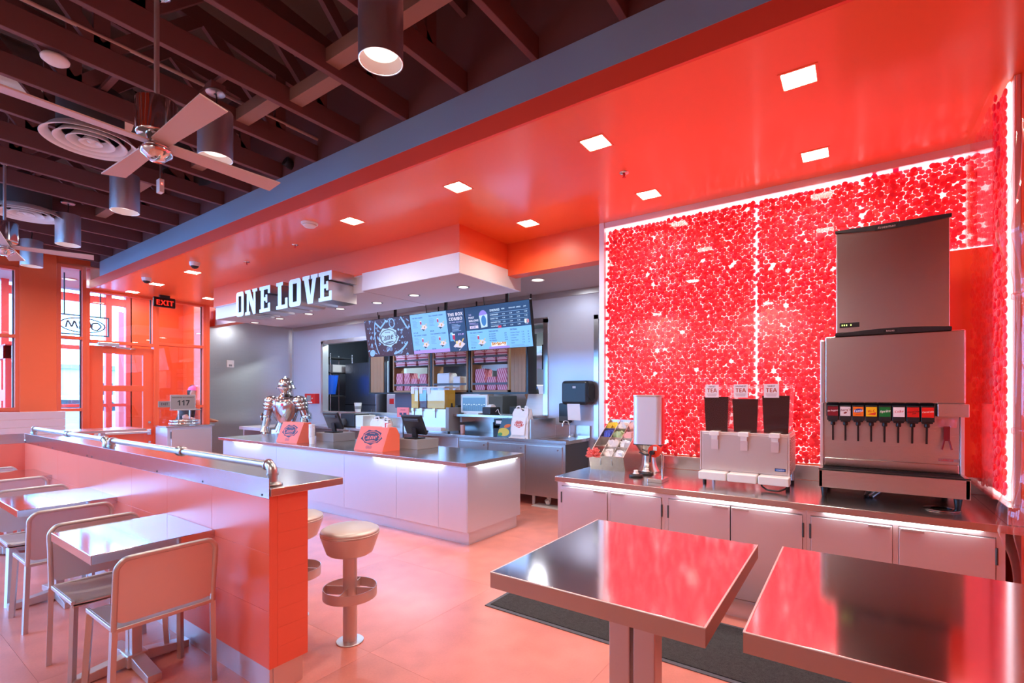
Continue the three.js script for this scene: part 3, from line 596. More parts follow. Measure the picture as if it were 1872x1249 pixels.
// ---------- soda fountain ----------
{
  const t = thing('soda_fountain', 'steel soda fountain with eight black dispensing valves and an ice chute', 'soda fountain', [0, CT, 0]);
  const x0 = -0.192, x1 = 0.562, zf = -3.87, zr = -4.50;   // tray front, back
  const y = (v) => v - CT;
  part('drip_tray', [B(x0, x1, y(0.93), y(1.045), zf - 0.03, zf, 0.004), B(x0, x0 + 0.02, y(0.93), y(1.05), zr, zf), B(x1 - 0.02, x1, y(0.93), y(1.05), zr, zf), B(x0 + 0.02, x1 - 0.02, y(0.93), y(0.955), zr, zf - 0.03)], M.steel, t);
  part('drip_grid', [B(x0 + 0.02, x1 - 0.02, y(1.035), y(1.043), zf - 0.2, zf - 0.03), ...Array.from({ length: 9 }, (_, i) => B(x0 + 0.02, x1 - 0.02, y(1.043), y(1.049), zf - 0.05 - i * 0.018, zf - 0.045 - i * 0.018))], M.black, t);
  part('tray_rim', B(x0, x1, y(1.045), y(1.054), zf - 0.012, zf + 0.002, 0.002), M.black, t);
  part('back_panel', B(x0 + 0.02, x1 - 0.02, y(0.955), y(1.60), zr, zf - 0.21, 0.004), M.steel, t);
  part('splash_ledge', B(x0 + 0.022, x1 - 0.022, y(1.05), y(1.11), zf - 0.212, zf - 0.195, 0.008), M.steelTop, t);
  part('side_panel', [B(x0, x0 + 0.02, y(1.05), y(1.93), zr, zf - 0.19, 0.004), B(x1 - 0.02, x1, y(1.05), y(1.49), zr, zf - 0.19, 0.004)], M.steelSoft, t);
  part('hood', B(x0 + 0.03, 0.560, y(1.49), y(1.945), zr, -4.0, 0.01), M.steelTop, t);
  part('hood_edge', B(x0 + 0.004, x0 + 0.03, y(1.49), y(1.92), -4.03, -3.995, 0.006), M.galv, t);
  const cols = ['#7c1020', '#e6e0e0', '#f07818', '#f6c51c', '#0d7a34', '#eeeeee', '#d8221c', '#e2231a'], ink = ['#fff', '#7a1420', '#1c3fa0', '#c22', '#fff', '#c8102e', '#111', '#fff'], word = ['Dr Pepper', "Barq's", 'Fanta', 'Hi-C', 'Sprite', 'Coke', 'CocaCola', 'CocaCola'];
  const atlas = canvas(1024, 128, (g) => { for (let i = 0; i < 8; i++) { g.save(); g.translate(i * 128, 0); g.fillStyle = cols[i]; g.fillRect(0, 0, 128, 128); if (i === 1) { g.fillStyle = '#8a2018'; g.beginPath(); g.ellipse(64, 84, 22, 12, -0.4, 0, 7); g.fill(); } if (i === 2) { g.fillStyle = '#1c3fa0'; g.beginPath(); g.ellipse(64, 52, 52, 26, -0.15, 0, 7); g.fill(); } if (i === 3) { g.fillStyle = '#d33'; g.beginPath(); g.moveTo(10, 100); g.lineTo(120, 70); g.lineTo(110, 110); g.fill(); } g.fillStyle = i === 2 ? '#fff' : ink[i]; g.textAlign = 'center'; g.textBaseline = 'middle'; g.font = (i === 3 ? 'bold 44px sans-serif' : 'italic bold ' + (word[i].length > 6 ? 27 : 40) + 'px serif'); g.translate(64, i === 1 ? 44 : 56); g.rotate(-0.1); g.fillText(word[i], 0, 0); if (i === 2) { g.fillStyle = '#a43'; g.font = 'bold 18px sans-serif'; g.fillText('ORANGE', 0, 46); } if (i === 6) { g.font = 'bold 17px sans-serif'; g.fillText('ZERO', 10, 26); } g.restore(); } });
  const badge = printed(atlas, 0.3);
  for (let i = 0; i < 8; i++) {
    const x = -0.115 + i * 0.0705;
    const v = part('valve', [B(x - 0.033, x + 0.033, y(1.375), y(1.475), -4.06, -3.965, 0.004), B(x - 0.012, x + 0.012, y(1.34), y(1.375), -4.03, -4.0), cyl(0.012, 0.014, 0.03, [x, y(1.36), -4.0]), B(x - 0.026, x + 0.026, y(1.365), y(1.378), -4.02, -3.972, 0.003)], M.black, t);
    part('flavour_badge', face(0.058, 0.062, [x, y(1.436), -3.9645], [0, 0, 0], [i / 8, 0, (i + 1) / 8, 1]), badge, v, true);
    part('lever', bar([x, y(1.36), -4.01], [x, y(1.235), -4.03], 0.011, 0.006), M.black, v);
  }
  part('valve_rail', B(-0.155, 0.42, y(1.40), y(1.50), -4.09, -4.055), M.blackSoft, t);
  part('ice_housing', B(0.425, 0.572, y(1.41), y(1.49), -4.08, -3.975, 0.005), M.steel, t);
  part('ice_chute', [XF(lathe([[0.045, 0], [0.05, 0.05], [0.044, 0.05], [0.04, 0]], 20), [0.475, y(1.345), -4.02])], M.acrylic, t);
  part('ice_lever', [bar([0.475, y(1.35), -4.03], [0.475, y(1.26), -4.035], 0.03, 0.006), bar([0.465, y(1.27), -4.035], [0.452, y(1.205), -4.03], 0.008, 0.006), bar([0.485, y(1.27), -4.035], [0.498, y(1.205), -4.03], 0.008, 0.006)], mat([0.2, 0.012, 0.02], 0.35), t);
  const mk = canvas(256, 64, (g) => { g.fillStyle = '#a88'; g.fillRect(0, 0, 256, 64); g.fillStyle = '#d0202a'; g.font = 'bold 42px sans-serif'; g.fillText('LANCER', 30, 48); g.beginPath(); g.moveTo(0, 50); g.lineTo(24, 50); g.lineTo(14, 30); g.fill(); });
  part('maker_badge', face(0.10, 0.02, [0.49, y(1.135), zf - 0.2095]), new THREE.MeshStandardMaterial({ map: mk, roughness: 0.4, metalness: 0.3 }), t, true);
  for (const [x, z] of [[x0 + 0.03, zf - 0.05], [x1 - 0.05, zf - 0.05], [x0 + 0.03, zr + 0.05], [x1 - 0.05, zr + 0.05]]) part('leg', lathe([[0.012, 0], [0.014, 0.004], [0.022, y(0.93)], [0, y(0.93)]], 16, [x, 0, z]), M.black, t);
  part('hose', [tube([[0.08, y(0.94), -4.1], [0.085, y(0.90), -4.08], [0.07, 0.006, -4.05]], 0.014, 20, 8), tube([[0.12, y(0.94), -4.1], [0.11, y(0.90), -4.07], [0.085, 0.006, -4.05]], 0.014, 20, 8), tube([[0.17, y(0.94), -4.1], [0.14, y(0.90), -4.07], [0.10, 0.006, -4.04]], 0.012, 20, 8)], M.galv, t);
  solo('counter_grommet', lathe([[0.05, 0], [0.085, 0.002], [0.086, 0.006], [0.05, 0.008]], 32, [0.43, CT, -3.86]), M.chrome, 'round chrome ring set in the worktop under the soda fountain', 'grommet');
}
// ---------- ice machine on top ----------
{
  const t = thing('ice_machine', 'steel ice machine standing on the soda fountain', 'ice machine', [0, 1.945, 0]);
  const x0 = -0.097, x1 = 0.487;
  part('body', B(x0, x1, 0.02, 0.70, -4.45, -4.0, 0.006), M.steelTop, t);
  const cap = (y0, sgn) => { const s = new THREE.Shape(); s.moveTo(x0 - 0.004, 0); s.lineTo(x1 + 0.006, 0); s.lineTo(x1 + 0.006, 0.02 * sgn); s.quadraticCurveTo((x0 + x1) / 2, 0.052 * sgn, x0 - 0.004, 0.012 * sgn); s.closePath(); return extr(s, 0.014, 0.001, [0, y0, -4.005]); };
  const top = part('top_strip', [cap(0.715, -1), B(x0 - 0.004, x1 + 0.006, 0.70, 0.716, -4.46, -4.0)], M.black, t);
  const bot = part('bottom_strip', [cap(0.0, 1), B(x0 - 0.004, x1 + 0.006, 0, 0.02, -4.46, -4.0)], M.black, t);
  const txt = (s, f, w, h, fg = '#c9b6b0') => canvas(w, h, (g) => { g.fillStyle = '#060505'; g.fillRect(0, 0, w, h); g.fillStyle = fg; g.font = f; g.textAlign = 'center'; g.textBaseline = 'middle'; g.fillText(s, w / 2, h / 2); });
  part('maker_name', face(0.12, 0.026, [(x0 + x1) / 2 - 0.02, 0.693, -3.9885]), printed(txt('Scotsman', 'italic bold 40px sans-serif', 240, 52)), top, true);
  part('model_name', face(0.07, 0.018, [(x0 + x1) / 2 - 0.0, 0.016, -3.9885]), printed(txt('NSLXS', 'bold 40px sans-serif', 190, 50)), bot, true);
  const cp = part('control_panel', B(x0 + 0.02, x0 + 0.13, 0.055, 0.087, -4.001, -3.995, 0.002), M.black, t);
  part('indicator_light', [0, 1, 2, 4].map((k) => B(x0 + 0.032 + k * 0.012, x0 + 0.038 + k * 0.012, 0.066, 0.076, -3.9955, -3.9945)), M.glow([0.5, 0.9, 0.05], 1.6), cp);
}
// ---------- tea dispenser ----------
{
  const t = thing('tea_dispenser', 'three-tank steel dispenser filled with dark tea', 'drink dispenser', [0, CT, 0]);
  const x0 = -0.975, x1 = -0.365, zf = -3.97, zr = -4.36, y = (v) => v - CT;
  part('body', B(x0, x1 - 0.012, y(0.965), y(1.262), zr, zf - 0.01, 0.004), M.steelSoft, t);
  part('front_panel', B(x0 + 0.012, x1 - 0.02, y(0.975), y(1.245), zf - 0.01, zf - 0.004, 0.002), M.alu, t);
  const sp = part('side_grille', B(x1 - 0.014, x1 - 0.006, y(0.965), y(1.265), zr, zf - 0.004), M.steelSoft, t);
  part('louvre', Array.from({ length: 22 }, (_, i) => B(x1 - 0.006, x1, y(0.985) + i * 0.012, y(0.991) + i * 0.012, zr + 0.02, zf - 0.02)), M.steelSoft, sp);
  const sp2 = part('side_grille', B(x0 - 0.008, x0, y(0.965), y(1.265), zr, zf - 0.004), M.steelSoft, t);
  const names = ['SWEET', 'UNSWEET', 'SWEET'];
  const fill = [1.53, 1.515, 1.54];
  for (let i = 0; i < 3; i++) {
    const cx = -0.872 + i * 0.2045, w0 = 0.078, w1 = 0.092;
    const wedge = (wa, wb, ya, yb, d0, d1) => { const g = new THREE.BoxGeometry(1, 1, 1), p = g.attributes.position; for (let k = 0; k < p.count; k++) { const up = p.getY(k) > 0; p.setXYZ(k, Math.sign(p.getX(k)) * (up ? wb : wa), up ? yb : ya, Math.sign(p.getZ(k)) * (up ? d1 : d0)); } g.computeVertexNormals(); return XF(clean(g), [cx, 0, -4.15]); };
    const tank = part('tank', wedge(w0 + 0.003, w1 + 0.004, y(1.262), y(1.61), 0.135, 0.15), M.acrylic, t);
    part('tea', wedge(w0, w1 - 0.004, y(1.266), y(fill[i]), 0.131, 0.143), M.tea, tank);
    part('lid', B(cx - w1 - 0.006, cx + w1 + 0.006, y(1.605), y(1.62), -4.31, -3.99, 0.005), M.acrylic, tank);
    part('valve', [B(cx - 0.035, cx + 0.035, y(1.235), y(1.268), -4.03, zf + 0.03, 0.004), B(cx - 0.022, cx + 0.022, y(1.205), y(1.235), zf - 0.004, zf + 0.02)], M.plasticWhite, t);
    part('lever', [B(cx - 0.025, cx + 0.025, y(1.13), y(1.205), zf + 0.004, zf + 0.008)], M.steelSoft, t);
    part('drip_tray', B(cx - 0.098, cx + 0.098, y(0.905), y(0.965), zf - 0.02, zf + 0.10, 0.008), M.plasticWhite, t);
    const card = canvas(192, 192, (g) => { g.fillStyle = '#eadfe4'; g.fillRect(0, 0, 192, 192); g.textAlign = 'center'; g.fillStyle = '#6e4450'; g.font = 'bold 32px sans-serif'; g.fillText(names[i], 96, 42); g.fillStyle = '#a8401c'; g.font = 'bold 80px sans-serif'; g.fillText('TEA', 96, 116); g.fillStyle = '#b08a90'; for (let k = 0; k < 3; k++) g.fillRect(24 + k * 6, 134 + k * 16, 144 - k * 12, 7); });
    part('flavour_card', [face(0.098, 0.1, [cx - 0.025, y(1.575), -3.985]), face(0.098, 0.1, [cx - 0.025, y(1.575), -3.988], [0, PI, 0])], printed(card, 0.7), tank, true);
  }
  part('maker_badge', face(0.07, 0.022, [-0.43, y(1.005), zf - 0.0035]), printed(canvas(192, 60, (g) => { g.fillStyle = '#1d4f9a'; g.beginPath(); g.ellipse(96, 30, 95, 29, 0, 0, 7); g.fill(); g.fillStyle = '#dfe8f5'; g.font = 'italic bold 34px serif'; g.textAlign = 'center'; g.fillText('Crathco', 96, 42); })), t, true);
  for (const [x, z] of [[x0 + 0.02, zf - 0.03], [x1 - 0.02, zf - 0.03], [x0 + 0.02, zr + 0.05], [x1 - 0.02, zr + 0.05]]) { const l = part('leg', cyl(0.011, 0.011, y(0.965), [x, y(0.965) / 2, z], [0, 0, 0], 14), M.galv, t); part('foot', cyl(0.014, 0.014, 0.028, [x, 0.014, z], [0, 0, 0], 14), M.black, l); }
  part('power_cord', tube([[-0.53, y(0.95), -4.0], [-0.545, 0.03, -3.93], [-0.50, 0.012, -3.87], [-0.43, 0.012, -3.86], [-0.385, 0.03, -3.9], [-0.375, y(0.95), -3.98]], 0.006, 50, 8), M.black, t);
}
// ---------- condiment caddy with nine bins ----------
{
  const t = thing('condiment_caddy', 'sloped steel condiment caddy with twelve open bins', 'caddy', [-1.82, CT, -4.33], 0.0);
  const W = 0.165, side = shp([[0.22, 0], [-0.18, 0], [-0.2, 0.02], [-0.23, 0.44], [-0.215, 0.44], [0.265, 0.135]]);   // profile: z forward, y up
  const sidePanel = (x) => { const g = extr(side, 0.006, 0.0005); g.rotateY(-PI / 2); g.translate(x + 0.003, 0, 0); return g; };
  part('side', sidePanel(-W), M.steel, t); part('side', sidePanel(W), M.steel, t);
  part('front', bar([0, 0, 0.22], [0, 0.135, 0.265], W * 2, 0.005), M.steelTop, t);
  part('back', bar([0, 0, -0.19], [0, 0.44, -0.228], W * 2, 0.004), M.steel, t);
  part('base', B(-W, W, 0, 0.006, -0.19, 0.22), M.steel, t);
  // slope line from (0.265,0.135) to (-0.215,0.44)
  const at = (k) => [0.262 - 0.477 * k, 0.133 + 0.303 * k];
  for (let c = 1; c < 3; c++) { const x = -W + c * W * 2 / 3, s = shp([[0.25, 0.05], [0.262, 0.133], [-0.215, 0.437], [-0.2, 0.33]]); const g = extr(s, 0.004, 0); g.rotateY(-PI / 2); g.translate(x + 0.002, 0, 0); part('divider', g, M.steel, t); }
  for (let r = 1; r < 4; r++) { const [z, y] = at(r / 4); part('divider', bar([0, y - 0.075, z - 0.02], [0, y, z], W * 2, 0.003), M.steel, t); }
  part('bin_floor', bar([0, 0.05, 0.235], [0, 0.345, -0.21], W * 2, 0.003), M.steel, t);
  const colours = { yellow: [0.86, 0.56, 0.04], blue: [0.06, 0.08, 0.42], green: [0.42, 0.5, 0.24], cream: [0.85, 0.78, 0.72], pink: [0.9, 0.45, 0.42], clear: [0.85, 0.84, 0.84] };
  const kinds = ['yellow', 'cream', 'pink', 'blue', 'green', 'pink', null, 'cream', 'clear', 'coral', 'clear', 'clear'];
  const words = ['yellow sweetener sachets in the top left bin', 'white sugar sachets in the top middle bin', 'pink sweetener sachets in the top right bin', 'blue sweetener sachets in the second row', 'green striped sachets in the second row', 'pink sachets in the second row right bin', '', 'white sachets in the third row middle bin', 'clear wrapped cutlery in the third row right bin', '', 'white wrapped straws in the front middle bin', 'clear wrapped lids in the front right bin'];
  kinds.forEach((k, i) => {
    if (!k || k === 'coral') return;
    const r = 3 - Math.floor(i / 3), c = i % 3, [z, y] = at((r + 0.5) / 4), x = -W + (c + 0.5) * W * 2 / 3, gs = [];
    for (let n = 0; n < 26; n++) gs.push(bx(rr(0.03, 0.05), rr(0.05, 0.07), 0.003, [x + rr(-0.032, 0.032), y - 0.03 + rr(-0.012, 0.02), z + rr(-0.035, 0.035) - 0.012], [rr(-0.5, 0.2), rr(-0.5, 0.5), rr(-0.7, 0.7)]));
    const m = mat(colours[k], 0.6);
    const s = solo('sachet_heap', gs.map((g) => XF(g, [-1.82, CT, -4.33])), m, 'heap of ' + words[i] + ' of the caddy', 'sachets');
    s.userData.kind = 'stuff';
  });
  const gs = []; for (let n = 0; n < 90; n++) { const a = rr(0, 6.28), e = rr(-0.2, 1.3), R = rr(0.045, 0.085); const p = [-1.935, CT + 0.135, -4.06], q = [p[0] + R * Math.cos(a) * Math.cos(e), p[1] + R * Math.sin(e), p[2] + R * Math.sin(a) * Math.cos(e)]; gs.push(bar([p[0] + (q[0] - p[0]) * 0.2, p[1] - 0.01, p[2] + (q[2] - p[2]) * 0.2], q, 0.012, 0.004)); }
  const s = solo('straw_bunch', gs, mat([0.85, 0.19, 0.17], 0.7), 'bunch of coral paper frills spilling over the caddy front', 'straws'); s.userData.kind = 'stuff';
}
// ---------- napkin tower, lids, sauce pump ----------
{
  const t = thing('napkin_tower', 'tall curved steel dispenser standing beside the caddy', 'dispenser', [-1.50, CT, -4.28], 0.12);
  const s = rrect(0.245, 0.15, 0.05), g = extr(s, 0.42, 0.004); g.rotateX(-PI / 2); g.translate(0, 0.245, 0);
  part('hopper', g, M.steelFront, t);
  part('hopper_side', B(0.121, 0.129, 0.25, 0.66, -0.06, 0.05, 0.003), M.redBox, t);
  part('cap', XF(extr(rrect(0.257, 0.162, 0.055), 0.012, 0.003), [0, 0.668, 0], [-PI / 2, 0, 0]), M.galv, t);
  part('seam', XF(extr(rrect(0.257, 0.162, 0.055), 0.006, 0.001), [0, 0.240, 0], [-PI / 2, 0, 0]), M.black, t);
  part('chin', XF(new THREE.CylinderGeometry(0.122, 0.06, 0.09, 32), [0, 0.195, 0]).scale(1, 1, 0.64), M.steelTop, t);
  part('mouth', tube([[-0.07, 0.175, 0.06], [-0.03, 0.16, 0.075], [0, 0.152, 0.078], [0.03, 0.16, 0.075], [0.07, 0.175, 0.06]], 0.006, 30, 8), M.black, t);
  part('stem', lathe([[0.06, 0.155], [0.066, 0.10], [0.072, 0.06], [0.10, 0.012], [0.105, 0], [0, 0]], 32).scale(1, 1, 0.8), M.steelTop, t);
  [[-1.49, -3.94, 'front black pot lid with a white knob beside the caddy'], [-1.455, -4.10, 'rear black pot lid with a white knob beside the caddy']].forEach(([x, z, l]) => {
    const k = thing('pot_lid', l, 'lid', [x, CT, z]);
    part('disc', lathe([[0, 0], [0.055, 0], [0.058, 0.008], [0.056, 0.018], [0.05, 0.022], [0, 0.022]], 30), M.black, k);
    part('knob', lathe([[0, 0.022], [0.028, 0.022], [0.024, 0.03], [0.017, 0.038], [0.018, 0.052], [0.015, 0.055], [0, 0.055]], 24), M.plasticWhite, k);
  });
  const p = thing('tap_stand', 'small steel stand with a red and black tap head', 'tap', [-1.27, CT, -3.84]);
  part('foot', B(-0.06, 0.06, 0, 0.03, -0.085, 0.085, 0.005), M.steelTop, p);
  part('post', tube([[0.028, 0.03, -0.03], [0.028, 0.20, -0.03], [0.015, 0.222, -0.02], [-0.01, 0.23, -0.01]], 0.01, 30, 12), M.chrome, p);
  const h = part('head', [cyl(0.05, 0.05, 0.035, [-0.03, 0.235, -0.01], [PI / 2, 0, 0], 28)], mat([0.8, 0.05, 0.02], 0.3), p);
  part('tap', [cyl(0.018, 0.018, 0.05, [-0.04, 0.225, 0.02], [PI / 2, 0, 0], 18), bar([-0.045, 0.225, 0.04], [-0.05, 0.15, 0.045], 0.014, 0.01)], M.black, h);
  part('badge', face(0.03, 0.034, [-0.022, 0.257, 0.0085]), M.plasticWhite, h);
}

// ---------- order counter ----------
{
  const t = thing('order_counter', 'long brushed metal order counter with an overhanging steel top', 'counter');
  part('kick_base', [B(-8.30, -3.235, 0, 0.14, -4.72, -3.857)], M.steelFront, t);
  part('body', B(-8.33, -3.205, 0.14, 0.80, -4.74, -3.80), M.steelSoft, t);
  const xs = [-8.33, -6.75, -5.2, -4.25, -3.60, -3.205];
  for (let i = 0; i < 5; i++) part('front_panel', B(xs[i] + 0.0015, xs[i + 1] - 0.0015, 0.143, 0.80, -3.80, -3.79, 0.0015), M.steelFront, t);
  part('end_panel', B(-3.205, -3.195, 0.143, 0.80, -4.74, -3.79, 0.0015), M.steelFront, t);
  part('kick_gap', B(-8.29, -3.225, 0.136, 0.146, -4.70, -3.84), M.black, t);
  part('top', [B(-8.35, -5.05, 0.822, CT, -4.77, -3.725, 0.003), B(-5.048, -3.165, 0.822, CT, -4.77, -3.725, 0.003)], M.steelTop, t);
  part('top_support', B(-8.33, -3.205, 0.80, 0.822, -4.74, -3.80), M.steelSoft, t);
  const leds = [[-7.95, -7.2, 'left end'], [-4.62, -3.55, 'right end']];
  for (const [a, b, l] of leds) {
    const s = thing('led_strip_light', 'white led strip under the order counter top, ' + l + ' of the long front', 'led strip', [0, 0, 0], 0, 'led strips under the order counter');
    part('lens', B(a, b, 0.814, 0.8215, -3.775, -3.755), M.ledWhite, s);
    areaLight(b - a, 0.016, [(a + b) / 2, 0.8125, -3.765], [(a + b) / 2, 0, -3.765], [0.86, 0.92, 1], 55);
  }
  const s = thing('led_strip_light', 'white led strip under the order counter top on its short end', 'led strip', [0, 0, 0], 0, 'led strips under the order counter');
  part('lens', B(-3.185, -3.172, 0.814, 0.8215, -4.65, -3.95), M.ledWhite, s);
  const l = areaLight(0.014, 0.68, [-3.178, 0.8125, -4.3], [-3.178, 0, -4.3001], [0.9, 0.95, 1], 60);
}
// orange sign boxes
const boxSign = canvas(512, 400, (g, w, h) => { g.fillStyle = '#f7694f'; g.fillRect(0, 0, w, h); emblem(g, 256, 170, 175, '#2c2140', '#f7694f', '#2c2140'); loops(g, 256, 345, 24, '#7a3a50'); });
function signBox(label, x, group) {
  const t = thing('sign_box', label, 'sign', [x, CT, -3.885], 0, group);
  const prof = shp([[0, 0.001], [-0.27, 0.001], [-0.27, 0.19], [-0.215, 0.28], [-0.11, 0.28]]);   // depth back, height
  const g = extr(prof, 0.53, 0.002); g.rotateY(-PI / 2); g.translate(0.265, 0, 0);
  part('shell', g, M.signOrange, t);
  const a = Math.atan2(0.11, 0.28), L = Math.hypot(0.11, 0.28);
  part('printed_front', face(0.515, L * 0.985, [0, 0.1405, -0.0515], [-a, 0, 0]), printed(boxSign, 0.6), t, true);
}
signBox('orange wedge sign box with a script logo near the counter corner', -4.865, 'orange sign boxes');
signBox('orange wedge sign box with a script logo in front of the armour', -6.66, 'orange sign boxes');
function register(label, x, z) {
  const t = thing('cash_register', label, 'register', [x, CT, z], 0, 'point of sale registers');
  part('drawer', B(-0.22, 0.20, 0, 0.12, -0.26, 0.12, 0.004), M.grey, t);
  part('stand', [B(-0.1, 0.1, 0.12, 0.135, -0.12, 0.06), bar([0, 0.13, -0.04], [0, 0.26, -0.02], 0.08, 0.03)], M.black, t);
  part('screen_case', bx(0.36, 0.27, 0.035, [0, 0.30, -0.02], [0.42, 0, 0], 0.01), M.black, t);
  part('back_ridge', bx(0.26, 0.04, 0.02, [0, 0.36, 0.03], [0.42, 0, 0], 0.008), M.darkGrey, t);
  return t;
}
register('black point of sale screen behind the near sign box', -4.62, -4.40);
register('black point of sale screen behind the far sign box', -6.35, -4.42);
{
  const t = thing('card_reader', 'small red and white sticker block on the near sign box', 'card reader', [-4.73, CT + 0.279, -4.055]);
  part('block', B(-0.04, 0.06, 0.001, 0.05, -0.03, 0.03, 0.006), M.plasticWhite, t);
  part('stripe', B(0.012, 0.035, 0.002, 0.055, -0.028, 0.033, 0.004), M.redBox, t);
  const c = thing('cup_stack', 'stack of pale paper cups on the order counter', 'cups', [-6.18, CT, -3.98]);
  for (let i = 0; i < 12; i++) part('cup', lathe([[0.034, i * 0.016], [0.04, 0.09 + i * 0.016], [0.043, 0.095 + i * 0.016], [0.036, 0.09 + i * 0.016]], 22), M.paper, c);
  const p = thing('small_sign', 'small coral card with dark print standing behind the near register', 'sign', [-4.9, CT + 0.385, -4.49], 0.1);
  const tx = canvas(192, 128, (g) => { g.fillStyle = '#f07a78'; g.fillRect(0, 0, 192, 128); g.fillStyle = '#b4404c'; g.font = 'bold 26px sans-serif'; g.textAlign = 'center'; g.fillText('ORDER', 96, 42); g.fillStyle = '#2c2a50'; g.fillRect(40, 70, 46, 30); g.fillRect(104, 70, 52, 30); });
  part('stick', bar([0, -0.385, 0], [0, 0.02, 0], 0.012, 0.012), M.black, p);
  part('card', face(0.2, 0.13, [0, 0.065, 0.008]), printed(tx), p, true);
  part('holder', B(-0.1, 0.1, 0, 0.13, -0.003, 0.006), M.signOrange, p);
}
// bags with printed emblem
const bagTex = canvas(256, 320, (g, w, h) => { g.fillStyle = '#f3ece9'; g.fillRect(0, 0, w, h); emblem(g, 128, 120, 88, '#d2442e', '#f3ece9', '#d2442e'); });
function bag(label, x, y, z, w, h, ry) {
  const t = thing('takeout_bag', label, 'bag', [x, y, z], ry, 'white takeout bags');
  const g = new THREE.BoxGeometry(w, h, 0.16, 8, 8, 4), p = g.attributes.position;
  for (let i = 0; i < p.count; i++) { const v = (p.getY(i) + h / 2) / h, k = 1 - 0.18 * v * v + 0.05 * Math.sin(i * 1.7), zz = 1 - 0.55 * v * v; p.setXYZ(i, p.getX(i) * k, p.getY(i) + h / 2 + (v > 0.95 ? rr(-0.02, 0.025) : 0), p.getZ(i) * zz + 0.008 * Math.sin(i * 2.3)); }
  g.computeVertexNormals();
  part('sack', g, M.paper, t);
  part('print', face(w * 0.72, h * 0.62, [0, h * 0.42, 0.088], [-0.12, 0, 0]), new THREE.MeshStandardMaterial({ map: bagTex, roughness: 0.85 }), t, true);
  for (const s of [-1, 1]) part('handle', tube([[s * w * 0.28, h * 0.93, 0], [s * w * 0.33, h * 1.08, 0.01], [s * w * 0.16, h * 1.12, 0.0], [s * w * 0.12, h * 0.94, 0]], 0.01, 20, 6), M.paper, t);
}
bag('white takeout bag standing behind the near orange sign box', -5.28, CT, -4.45, 0.36, 0.34, 0.1);

// ---------- back counter ----------
const KT = 0.93;
{
  const t = thing('back_counter', 'steel back counter with a sink and cabinet doors below the menu screens', 'counter');
  const zf = -5.66, zb = -6.36;
  part('top', [B(-8.95, -5.35, 0.885, KT, zb, zf, 0.003), B(-5.348, -3.65, 0.885, KT, zb, zf, 0.003), B(-3.65, -3.09, 0.885, KT, -5.82, zf), B(-3.65, -3.09, 0.885, KT, zb, -6.2), B(-3.65, -3.52, 0.885, KT, -6.2, -5.82), B(-3.19, -3.09, 0.885, KT, -6.2, -5.82)], M.steelTop, t);
  part('basin', [B(-3.52, -3.19, 0.72, 0.73, -6.2, -5.82), B(-3.52, -3.51, 0.73, 0.90, -6.2, -5.82), B(-3.20, -3.19, 0.73, 0.90, -6.2, -5.82), B(-3.51, -3.20, 0.73, 0.90, -6.2, -6.19), B(-3.51, -3.20, 0.73, 0.90, -5.83, -5.82)], M.steelTop, t);
  part('backsplash', B(-8.95, -3.09, KT, 1.10, -6.385, -6.36, 0.002), M.steelTop, t);
  part('side_splash', B(-3.668, -3.65, KT, 1.20, zb, -5.68, 0.002), M.steel, t);
  part('carcass', [B(-8.92, -5.0, 0.15, 0.17, zb, zf - 0.05), B(-8.92, -8.88, 0.17, 0.885, zb, zf - 0.05), B(-5.02, -5.0, 0.17, 0.885, zb, zf - 0.04), B(-8.88, -5.02, 0.17, 0.885, zb, zb + 0.02), B(-7.7, -7.66, 0.17, 0.885, zb, zf - 0.05), B(-6.25, -6.22, 0.17, 0.885, zb, zf - 0.05)], M.steelSoft, t);
  part('cabinet', B(-5.0, -3.12, 0.15, 0.885, zb, zf - 0.05), M.steelV, t);
  part('cabinet_side', B(-3.12, -3.11, 0.15, 0.885, zb, zf - 0.035), M.darkGrey, t);
  for (const [a, b] of [[-4.98, -4.42], [-4.40, -3.76], [-3.74, -3.17]]) { const d = part('door', B(a, b, 0.17, 0.845, zf - 0.05, zf - 0.032, 0.003), M.steelV, t); part('finger_pull', B(a + 0.03, a + 0.24, 0.828, 0.842, zf - 0.032, zf - 0.02, 0.002), M.galv, d); part('lock', cyl(0.012, 0.012, 0.012, [b - 0.06, 0.80, zf - 0.027], [PI / 2, 0, 0], 14), M.chrome, d); }
  for (const [x, z] of [[-3.70, -5.83], [-4.4, -5.83], [-5.2, -5.83], [-3.3, -5.95]]) part('leg', cyl(0.022, 0.022, 0.15, [x, 0.075, z], [0, 0, 0], 14), M.plasticWhite, t);
  part('drain_pipe', tube([[-3.47, 0.2, -5.86], [-3.47, 0.07, -5.86], [-3.46, 0.045, -5.82], [-3.47, 0.09, -5.8]], 0.03, 24, 12), M.plasticWhite, t);
  solo('floor_tray', B(-3.66, -3.2, 0, 0.012, -5.9, -5.70, 0.004), M.plasticWhite, 'flat white tray on the floor under the sink cabinet', 'tray');
  const f = thing('faucet', 'curved chrome faucet at the small sink', 'faucet', [-3.36, KT, -6.26]);
  part('spout', tube([[0, 0, 0], [0, 0.16, 0], [-0.01, 0.225, 0.03], [-0.03, 0.24, 0.09], [-0.04, 0.20, 0.13], [-0.042, 0.16, 0.135]], 0.011, 44, 12), M.chrome, f);
  part('base', lathe([[0.03, 0], [0.028, 0.02], [0.014, 0.03], [0, 0.03]], 20), M.chrome, f);
  part('handle', bar([0.02, 0.03, 0.01], [0.07, 0.045, 0.02], 0.012, 0.012), M.chrome, f);
}
